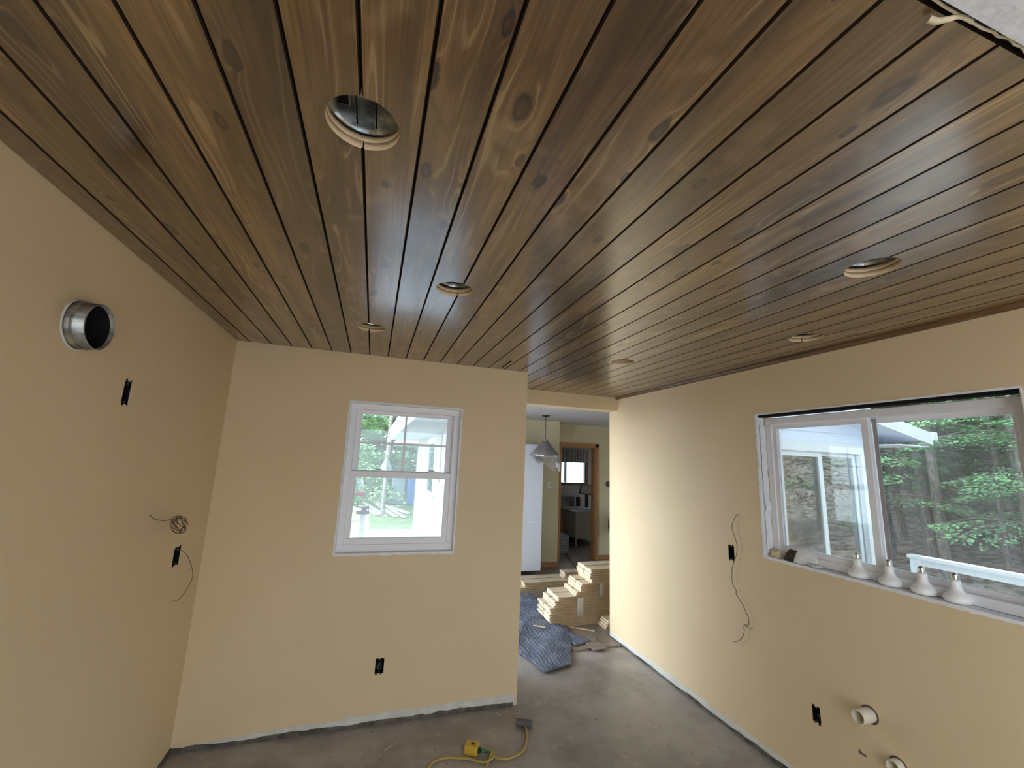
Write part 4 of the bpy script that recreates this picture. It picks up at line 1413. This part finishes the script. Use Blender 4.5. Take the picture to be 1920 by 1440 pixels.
t = empty('desk', (4.1, 9.4, 0.009), 'dark desk edge under the window behind the doorway', 'desk')
MB().box(3.5, 4.9, 9.44, 9.66, 0.93, 0.96).build('desk_top', M['dresser'], t)
for lx in (3.53, 4.86):
    MB().box(lx - 0.02, lx + 0.02, 9.46, 9.64, 0.0095, 0.93).build('leg', M['darkwood'], t)
tag(MB().hull8([(3.98, 8.62, 0.0095), (4.10, 8.62, 0.0095), (4.10, 8.65, 0.0095), (3.98, 8.65, 0.0095), (4.14, 9.38, 1.02), (4.28, 9.38, 1.02), (4.28, 9.41, 1.02), (4.14, 9.41, 1.02)]).build('leaning_plank', M['woodtrim']), 'brown plank leaning against the desk left of the dresser', 'plank')
for i in range(7):
    o = MB().box(3.40, 3.75, 7.75, 8.05, 0.0100 + i * 0.048, 0.0100 + i * 0.048 + 0.045).build('underlay_pack', M['greyslab'], None, 0.006)
    o.rotation_euler.z = 0
    tag(o, '%s grey flat pack of the small stack inside the doorway' % ordn[i], 'flat pack', 'grey flat packs inside the doorway')
a, b = Vector((3.72, 7.85, 0)), Vector((3.371, 6.60, 0))
mb = MB()
dv = (b - a)
obox(mb, (a + b) / 2, dv.normalized(), Vector((-dv.y, dv.x, 0)).normalized(), dv.length / 2, 0.028, 0.0098, 0.022)
tag(mb.build('threshold_strip', M['darkwood']), 'long dark brown wood strip lying on the floor through the doorway', 'wood strip')

# ================================================================== OUTSIDE, RIGHT
GZ = -0.40


def siding_wall(name, axis, face, u0, u1, z0_, z1_, thick, parent, mt, course=0.19):
    """lap siding; axis=1 -> wall plane y=face facing -y"""
    mb = MB()
    z = z0_
    while z < z1_ - 1e-4:
        zt = min(z + course, z1_)
        if axis == 1:
            mb.prism([(face - 0.014, z), (face + thick, z), (face + thick, zt), (face, zt)], 0, u0, u1)
        else:
            mb.prism([(face - 0.014, z), (face + thick, z), (face + thick, zt), (face, zt)], 1, u0, u1)
        z = zt
    return mb.build(name, mt, parent)


wing = empty('house_wing', (4.5, YD, GZ), 'pale lap-sided house wing with white eave and sliding door, seen through the sliding window', 'building')
mb = MB()
cz = 2.07
cs = []
while cz > GZ:
    cs.append(cz); cz -= 0.175
cs = cs[::-1] + [2.07 + 0.175 * i for i in range(1, 4)]
for q, z in enumerate(cs):
    zt = z + 0.175
    for ua, ub in ((2.64, 4.70), (6.18, 6.36)) if zt <= 2.08 else ((2.64, 6.36),):
        mb.prism([(YD - 0.016, z), (YD + 0.12, z), (YD + 0.12, zt), (YD, zt)], 0, ua, ub)
mb.build('siding_wall', M['siding'], wing)
MB().box(2.64, 6.43, YD + 0.122, YD + 0.17, 0.0, H).build('cutter', M['hallpaint'])
co = bpy.data.objects['cutter']
co.name = 'inner_lining'
cut(co, [cbox(4.72, 6.16, YD - 0.3, YD + 0.4, 0.03, 2.02)])
co.parent = wing
co.location = Vector(co.location) - wing.location
MB().box(6.36, 6.435, YD - 0.024, YD + 0.12, GZ, 2.4).build('corner_board', M['siding'], wing)
pd = MB().ring(1, YD - 0.034, YD + 0.03, 4.60, 6.25, -0.02, 2.115, 0.125, wb=0.10).build('patio_door_frame', M['whitetrim'], wing, 0.004)
MB().ring(1, YD + 0.0, YD + 0.04, 4.725, 5.46, 0.08, 1.99, 0.065).build('sliding_panel', M['whitetrim'], pd, 0.003)
MB().ring(1, YD + 0.045, YD + 0.08, 5.41, 6.125, 0.08, 1.99, 0.05).build('fixed_panel', M['whitetrim'], pd, 0.003)
MB().box(4.79, 5.395, YD + 0.018, YD + 0.022, 0.145, 1.925).build('glass_left', M['doorglass'], pd)
MB().box(5.46, 6.075, YD + 0.060, YD + 0.064, 0.13, 1.94).build('glass_right', M['doorglass'], pd)
# roof with rake board
def rz(x):
    return 2.44 + 0.21 * (6.40 - x)
mb = MB()
mb.hull8([(3.2, 3.60, rz(3.2) - 0.17), (7.02, 3.60, rz(7.02) - 0.16), (7.02, 3.635, rz(7.02) - 0.16), (3.2, 3.635, rz(3.2) - 0.17), (3.2, 3.60, rz(3.2)), (7.02, 3.60, rz(7.02)), (7.02, 3.635, rz(7.02)), (3.2, 3.635, rz(3.2))])
mb.build('rake_board', M['whitetrim'], wing)
mb = MB()
mb.hull8([(3.2, 3.636, rz(3.2) - 0.16), (6.86, 3.636, rz(6.86) - 0.155), (6.86, 7.4, rz(6.86) - 0.155), (3.2, 7.4, rz(3.2) - 0.16), (3.2, 3.636, rz(3.2) - 0.01), (7.0, 3.636, rz(7.0) - 0.01), (7.0, 7.4, rz(7.0) - 0.01), (3.2, 7.4, rz(3.2) - 0.01)])
mb.build('roof_slab', M['siding'], wing)
MB().box(7.0, 7.10, 3.58, 7.4, 2.21, 2.32).build('gutter', M['whitetrim'], wing, 0.01)
MB().box(6.44, 6.99, 3.64, 7.4, 2.12, 2.135).build('soffit', M['siding'], wing)

# added door standing in for a door's reflection in the patio glass
t = empty('stand_in_door', (5.9, 4.5, 0.009), 'pale stand-in door with dark lever and deadbolt behind the patio door glass', 'door')
MB().box(5.55, 6.38, 4.42, 4.46, 0.0095, 2.03).build('door_slab', M['dresser'], t)
MB().box(6.40, 6.425, 4.41, 4.47, 0.0095, 2.05).build('door_post', M['woodtrim'], t)
mb = MB()
mb.lathe([(0, -0.03), (0.035, -0.028), (0.04, 0.0)], (6.10, 4.4195, 1.02), (0, 1, 0), n=20)
mb.tube([(6.10, 4.38, 1.02), (6.04, 4.37, 1.03), (5.98, 4.37, 1.022)], 0.012, 8, 4)
mb.build('lever_handle', M['bluebox'], t)
MB().lathe([(0, -0.025), (0.032, -0.022), (0.036, 0.0)], (6.10, 4.4195, 1.17), (0, 1, 0), n=20).build('deadbolt', M['bluebox'], t)

# deck and railing
tag(MB().box(2.68, 5.75, -1.0, YD - 0.06, -0.16, -0.04).build('deck', M['deck']), 'grey deck outside the sliding window', 'deck')
t = empty('deck_railing', (5.65, 1.5, -0.04), 'white deck railing outside the sliding window', 'railing')
MB().box(5.60, 5.70, -1.0, 3.24, 0.865, 0.90).build('top_rail', M['whitetrim'], t, 0.004)
MB().box(5.635, 5.665, -1.0, 3.2, 0.80, 0.864).build('lower_rail', M['whitetrim'], t)
for yy in (3.18, 1.4, -0.5):
    MB().box(5.61, 5.69, yy - 0.04, yy + 0.04, -0.039, 0.864).build('post', M['whitetrim'], t)

# ground: leaf litter rising into a wooded slope, lawn on the other side


def terrain(name, x0, x1, y0, y1, step, fn, mt):
    mb = MB()
    nx = int((x1 - x0) / step); ny = int((y1 - y0) / step)
    V = [[mb.bm.verts.new((x0 + (x1 - x0) * i / nx, y0 + (y1 - y0) * j / ny, fn(x0 + (x1 - x0) * i / nx, y0 + (y1 - y0) * j / ny))) for j in range(ny + 1)] for i in range(nx + 1)]
    for i in range(nx):
        for j in range(ny):
            f = mb.bm.faces.new([V[i][j], V[i + 1][j], V[i + 1][j + 1], V[i][j + 1]])
            f.smooth = True
    return mb.build(name, mt)


def hill(x, y):
    return GZ + max(0, x - 11) * 0.16 + 0.10 * sin(x * 0.9) * cos(y * 0.7) * min(1, max(0, x - 6) / 3) + max(0, x - 22) * 0.2


struct(terrain('ground_forest', 2.62, 40, -18, 30, 0.75, hill, M['litter']), 'forest ground covered in brown leaf litter')
struct(terrain('ground_lawn', -16, 2.62, 3.33, 50, 1.0, lambda x, y: GZ + max(0, y - 24) * 0.05 - 0.005, M['grass']), 'sunlit green lawn outside the double-hung window')


# ------------------------------------------------------------------ trees
def tree_mesh(seed, height, crown0, spread, nbr, leaf, droop, flat, nleaf, trunk_r):
    rn = random.Random(seed)
    tm = MB()
    pts = [(0, 0, -0.3)]
    lx = ly = 0
    for i in range(1, 7):
        lx += rn.uniform(-0.06, 0.06); ly += rn.uniform(-0.06, 0.06)
        pts.append((lx, ly, height * i / 6))
    tm.tube(pts, trunk_r, 9, 3, taper=trunk_r * 0.25)
    fm = MB()
    for bnum in range(nbr):
        z = crown0 + (height - crown0) * (bnum / nbr) ** 1.05
        a = rn.uniform(0, 2 * pi)
        L = spread * (1.05 - 0.8 * (z - crown0) / (height - crown0)) * rn.uniform(0.6, 1.1)
        d = Vector((cos(a), sin(a), 0))
        sdv = Vector((-sin(a), cos(a), 0))
        tm.tube([Vector((0, 0, z)), Vector((0, 0, z)) + d * L * 0.5 + Vector((0, 0, 0.05 * L)), Vector((0, 0, z)) + d * L + Vector((0, 0, -droop * L))], 0.018, 4, 2, taper=0.004)
        for _ in range(nleaf):
            t = rn.random() ** 0.6
            w = (1.0 - abs(t - 0.45)) * L * 0.42
            s = rn.uniform(-1, 1)
            c = Vector((0, 0, z)) + d * (L * t) + sdv * (w * s) + Vector((0, 0, -droop * L * t * t - 0.10 * abs(s) * L * 0.4 + rn.uniform(-0.05, 0.05) * (3 if not flat else 1)))
            ln = leaf * rn.uniform(0.6, 1.3)
            dirv = (d * rn.uniform(0.3, 1) + sdv * s * 1.2 + Vector((0, 0, rn.uniform(-0.45, 0.15)))).normalized()
            upv = Vector((rn.uniform(-.5, .5), rn.uniform(-.5, .5), 1.0 if flat else rn.uniform(-1, 1)))
            sv = dirv.cross(upv).normalized()
            p0 = c - sv * ln * 0.16
            p1 = c + sv * ln * 0.16
            p2 = c + dirv * ln + sv * ln * 0.10
            p3 = c + dirv * ln - sv * ln * 0.10
            m0 = c + dirv * ln * 0.5 + sv * ln * 0.30
            m1 = c + dirv * ln * 0.5 - sv * ln * 0.30
            fm.face([p0, m1, p3, p2, m0, p1])
    return tm, fm


def make_tree(seed, mtl, mtt, label, group, **kw):
    t = empty('evergreen_tree', (0, 0, 0), label, 'tree', group)
    tm, fm = tree_mesh(seed, **kw)
    tm.build('trunk', mtt, t)
    fm.build('foliage', mtl, t)
    return t


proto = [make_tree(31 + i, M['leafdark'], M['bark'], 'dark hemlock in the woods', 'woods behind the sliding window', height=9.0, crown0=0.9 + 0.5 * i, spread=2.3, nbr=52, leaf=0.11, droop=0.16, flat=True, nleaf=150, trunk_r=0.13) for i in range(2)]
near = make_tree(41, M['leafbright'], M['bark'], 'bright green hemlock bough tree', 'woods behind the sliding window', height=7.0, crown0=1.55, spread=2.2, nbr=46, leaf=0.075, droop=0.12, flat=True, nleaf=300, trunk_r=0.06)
bare = make_tree(51, M['leafdark'], M['bark'], 'bare trunk', 'woods behind the sliding window', height=10.0, crown0=4.2, spread=2.0, nbr=26, leaf=0.18, droop=0.2, flat=True, nleaf=60, trunk_r=0.11)


def place(src, x, y, z, s, rzv, label, group=None):
    c = copy_tree(src)
    c.location = (x, y, z)
    c.scale = (s, s, s)
    c.rotation_euler.z = rzv
    c['label'] = label
    if group:
        c['group'] = group
    return c


woods = []
rn = random.Random(77)
place(near, 11.2, 6.9, hill(11.2, 6.9), 1.0, 0.4, 'bright green tree whose boughs hang just right of the white eave')
place(near, 12.8, 5.6, hill(12.8, 5.6), 0.9, 2.1, 'bright green tree seen through the middle of the fixed pane')
place(near, 10.6, 4.3, hill(10.6, 4.3), 0.85, 4.0, 'bright green tree at the right edge of the sliding window')
spots = [(14, 9.2), (15.5, 7.4), (14.5, 6.3), (16, 5.2), (13.8, 8.0), (18, 10.5), (18.5, 8.3), (19, 6.4), (12.6, 7.6), (21, 12), (21, 9.5), (22, 7.0), (17, 12.5), (16.5, 9.0)]
words = ['left edge', 'left centre', 'centre', 'right', 'left', 'far left', 'far centre', 'far right', 'nearest left', 'deepest left', 'deepest centre', 'deepest right', 'hidden left', 'middle depth']
for i, (x, y) in enumerate(spots):
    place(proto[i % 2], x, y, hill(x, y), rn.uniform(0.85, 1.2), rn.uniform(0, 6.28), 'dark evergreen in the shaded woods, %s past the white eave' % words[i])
for i, (x, y) in enumerate([(11.6, 6.0), (12.2, 6.55), (12.4, 5.0), (13.2, 7.1), (11.9, 7.4), (13.6, 5.6), (14.8, 7.9), (15.2, 6.0), (12.9, 4.4), (14.2, 4.9), (16.4, 7.9), (17.0, 6.6)]):
    place(bare, x, y, hill(x, y), rn.uniform(0.8, 1.1), rn.uniform(0, 6.28), 'bare trunk in leaf litter behind the fixed pane, %s' % ['nearest one', 'second nearest', 'right of the nearest', 'just left of centre', 'leftmost near one', 'middle one', 'far left one', 'far middle one', 'rightmost near one', 'right of the middle', 'farthest left one', 'farthest one'][i])
for s_ in proto + [near, bare]:
    pass
for i, (x, y) in enumerate([(8.5, -3.0), (10.5, -1.5), (12.0, -4.5), (9.5, -6.5), (13.5, -2.0), (7.5, -8.0)]):
    place(proto[i % 2], x, y, hill(x, y), 1.0, i * 1.3, 'evergreen mirrored in the patio door glass, ' + ['nearest the railing', 'straight beyond the deck', 'second row', 'behind the nearest', 'farthest out', 'last one along the deck'][i])
# dense understory closing the background of the woods
mb = MB()
rn = random.Random(5)
for _ in range(26000):
    y = rn.uniform(3, 30)
    x = 23 + rn.uniform(-1.5, 1.5)
    z = hill(x, y) + rn.random() ** 1.3 * 9
    c = Vector((x, y, z))
    ln = rn.uniform(0.25, 0.6)
    d = Vector((rn.uniform(-1, 1), rn.uniform(-1, 1), rn.uniform(-.6, .3))).normalized()
    s_ = d.cross(Vector((rn.uniform(-1, 1), rn.uniform(-1, 1), 1))).normalized()
    mb.face([c, c + d * ln * .5 + s_ * ln * .3, c + d * ln, c + d * ln * .5 - s_ * ln * .3])
tag(mb.build('forest_backdrop_foliage', M['leafdark']), 'dense dark green foliage deep in the woods', 'foliage', kind='stuff')

# ================================================================== OUTSIDE, LEFT WINDOW
hw = empty('long_house', (XS, 6, GZ), 'long white house side with a wide eave, seen through the double-hung window', 'building')
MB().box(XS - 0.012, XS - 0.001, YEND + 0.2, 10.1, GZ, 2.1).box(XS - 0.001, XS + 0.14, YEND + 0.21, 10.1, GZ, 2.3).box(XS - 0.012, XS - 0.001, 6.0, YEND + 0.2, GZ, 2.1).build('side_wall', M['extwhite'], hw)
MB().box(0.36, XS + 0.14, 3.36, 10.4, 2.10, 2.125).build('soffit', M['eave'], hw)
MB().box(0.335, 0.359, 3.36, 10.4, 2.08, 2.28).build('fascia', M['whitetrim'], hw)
mb = MB()
mb.hull8([(0.30, 4.2, 2.27), (2.6, 4.2, 3.0), (2.6, 10.5, 3.0), (0.30, 10.5, 2.27), (0.30, 4.2, 2.31), (2.6, 4.2, 3.04), (2.6, 10.5, 3.04), (0.30, 10.5, 2.31)])
mb.build('roof_slab', M['whitetrim'], hw)
sf = MB().ring(0, XS - 0.035, XS - 0.013, 7.05, 8.05, 1.05, 2.06, 0.10).build('window_casing', M['whitetrim'], hw)
MB().box(XS - 0.02, XS - 0.014, 7.15, 7.95, 1.15, 1.96).build('window_glass', M['doorglass'], sf)
MB().box(XS - 0.03, XS - 0.0125, 6.50, 7.02, 1.35, 2.08).build('beige_panel', M['extbeige'], hw)
MB().box(XS - 0.03, XS - 0.0125, 8.10, 10.0, 1.35, 2.08).build('beige_panel', M['extbeige'], hw)
MB().box(XS - 0.03, XS - 0.0125, 6.45, 6.75, 0.50, 0.58).build('vent_cover', M['whitetrim'], hw)
# far gable
fg = empty('garage_gable', (3, 16, GZ), 'far white eave end peeking out behind the long house side', 'building')
MB().box(1.9, 6, 15.5, 20, GZ, 2.3).build('gable_wall', M['extwhite'], fg)
MB().hull8([(0.85, 14.2, 2.16), (6, 14.2, 2.16), (6, 20, 2.16), (0.85, 20, 2.16), (0.85, 14.2, 2.36), (6, 14.2, 2.36), (6, 20, 2.36), (0.85, 20, 2.36)]).build('eave', M['whitetrim'], fg)
# gravel strip by the house
tag(MB().box(-12.0, 0.98, 3.36, 12.3, GZ - 0.02, GZ + 0.012).build('gravel_yard', M['gravel']), 'pale grey gravel along the foot of the house side', 'gravel', kind='stuff')

# boards lying on the lawn
rn = random.Random(14)
lawn_boards = [((-0.30, 25.0), (1.25, 15.6), 'longest white board on the lawn, nearest the house side'),
               ((-0.10, 22.5), (0.95, 15.8), 'white board lying second from the house side on the lawn'),
               ((-0.25, 20.5), (0.60, 15.9), 'white board in the middle of the lawn pile'),
               ((-0.30, 19.0), (0.35, 16.2), 'short white board at the left of the lawn pile'),
               ((0.25, 20.5), (1.45, 16.6), 'white board lying crosswise at the far side of the lawn pile')]
for i, (a, b, lb) in enumerate(lawn_boards):
    A = Vector((*a, 0)); B = Vector((*b, 0)); dv = B - A
    mb = MB()
    zz = GZ + 0.02 + 0.0 * i
    obox(mb, (A + B) / 2, dv.normalized(), Vector((-dv.y, dv.x, 0)).normalized(), dv.length / 2, 0.07, zz, zz + 0.03 + 0.008 * i)
    tag(mb.build('lawn_board', M['boardwhite']), lb, 'board', 'white boards lying on the lawn')
# tool post with dark clamp and board
t = empty('post_stand', (-0.05, 6.0, GZ), 'white post carrying a dark clamp close outside the double-hung window', 'post')
MB().box(-0.085, -0.025, 5.97, 6.03, GZ + 0.013, 0.96).build('post', M['greyslab'], t)
mb = MB()
mb.box(-0.14, 0.02, 5.95, 6.05, 0.961, 0.995)
mb.hull8([(-0.10, 5.96, 0.995), (-0.02, 5.96, 0.995), (-0.02, 6.04, 0.995), (-0.10, 6.04, 0.995), (-0.16, 5.98, 1.06), (0.0, 5.98, 1.05), (0.0, 6.02, 1.05), (-0.16, 6.02, 1.06)])
mb.box(-0.005, 0.012, 5.98, 6.02, 0.995, 1.065)
mb.build('clamp', M['bluebox'], t)
tag(MB().hull8([(-0.75, 5.9, 1.07), (-0.08, 5.9, 1.012), (-0.08, 6.05, 1.012), (-0.75, 6.05, 1.07), (-0.75, 5.9, 1.10), (-0.08, 5.9, 1.035), (-0.08, 6.05, 1.035), (-0.75, 6.05, 1.10)]).build('held_board', M['boardwhite']), 'white board end held by the dark clamp on the post', 'board')
# tarps and bits at the wood edge
t = tag(MB().hull8([(0.88, 20, GZ), (1.5, 20, GZ), (1.5, 20.8, GZ), (0.88, 20.8, GZ), (0.92, 20, 0.80), (1.50, 20, 0.80), (1.45, 20.7, 0.70), (0.95, 20.7, 0.70)]).build('covered_pile', M['tarppale'], None, 0.05), 'pale blue covered pile at the edge of the woods beyond the lawn', 'covered pile')
t = tag(MB().hull8([(1.62, 20, GZ), (1.95, 20, GZ), (1.95, 20.5, GZ), (1.62, 20.5, GZ), (1.60, 20, 0.85), (1.88, 20, 0.85), (1.85, 20.4, 0.85), (1.6, 20.4, 0.85)]).build('tarp', M['tarpblue'], None, 0.04), 'deep blue tarp beside the pale covered pile', 'tarp')
t = tag(MB().lathe([(0.0, 1.20), (0.03, 1.15), (0.12, 0.88), (0.26, 0.60), (0.28, 0.50), (0, 0.50)], (0.54, 18, 0.6), n=10).build('pale_tent', M['tarppale']), 'pale blue peaked tarp tent in front of the trees beyond the lawn', 'tent')
MB().tube([(0.54, 18, GZ), (0.54, 18, 1.3)], 0.03, 8, 1).build('tent_pole', M['whitetrim'], t)
t = empty('patio_umbrella', (-0.45, 20, GZ), 'white closed cover with a red base beyond the lawn', 'cover')
MB().lathe([(0.18, 0.55), (0.16, 0.9), (0.10, 1.15), (0.0, 1.25)], (-0.45, 20, GZ), n=14).build('cover', M['vinyl'], t)
MB().lathe([(0, 0.30), (0.19, 0.30), (0.19, 0.55), (0.0, 0.55)], (-0.45, 20, GZ), n=14).build('red_base', M['red'], t)
MB().lathe([(0, 0.0), (0.05, 0.0), (0.05, 0.30), (0.0, 0.30)], (-0.45, 20, GZ), n=10).build('foot', M['bluebox'], t)
# pale birch trunk
t = empty('birch_tree', (0.5, 16, GZ), 'tall thin pale birch trunk in front of the trees beyond the lawn', 'tree')
MB().tube([(0.5, 16, GZ - 0.2), (0.49, 16, 1.5), (0.50, 16, 3.5), (0.56, 16.1, 7.0)], 0.075, 10, 4, taper=0.05).build('trunk', M['birch'], t)
# pines beyond the lawn
pine = make_tree(61, M['leafbright'], M['bark'], 'pine', 'pines beyond the lawn', height=9.0, crown0=0.4, spread=2.4, nbr=60, leaf=0.16, droop=0.05, flat=False, nleaf=130, trunk_r=0.12)
for i, (x, y, s_) in enumerate([(-2.4, 21, 1.0), (-0.9, 19.5, 0.9), (0.9, 24, 1.1), (2.4, 24, 1.1), (-1.4, 26, 1.2), (-3.8, 26, 1.2), (0.2, 28, 1.3), (3.6, 27, 1.3), (-5.5, 24, 1.2)]):
    place(pine, x, y, GZ, s_, i * 1.1, ['bushy green pine left of the lawn boards', 'nearest bushy green pine beyond the lawn', 'pine behind the birch trunk', 'pine behind the far eave', 'second row pine behind the nearest one', 'second row pine at the far left', 'tall pine behind the gap in the front row', 'pine deepest behind the house side', 'pine at the far left edge of the lawn'][i], 'pines beyond the lawn')
mb = MB()
rn = random.Random(6)
for _ in range(9000):
    x = rn.uniform(-9, 9)
    y = 31 + rn.uniform(-1, 1)
    z = GZ + rn.random() ** 1.4 * 9
    c = Vector((x, y, z))
    ln = rn.uniform(0.3, 0.7)
    d = Vector((rn.uniform(-1, 1), rn.uniform(-1, 1), rn.uniform(-.6, .3))).normalized()
    s_ = d.cross(Vector((rn.uniform(-1, 1), rn.uniform(-1, 1), 1))).normalized()
    mb.face([c, c + d * ln * .5 + s_ * ln * .3, c + d * ln, c + d * ln * .5 - s_ * ln * .3])
tag(mb.build('distant_foliage', M['leafdark']), 'dark green foliage behind the pines beyond the lawn', 'foliage', kind='stuff')

# the tree prototypes themselves are removed, only their placed copies stay
for s_ in proto + [near, bare, pine]:
    for ch_ in list(s_.children):
        bpy.data.objects.remove(ch_, do_unlink=True)
    bpy.data.objects.remove(s_, do_unlink=True)
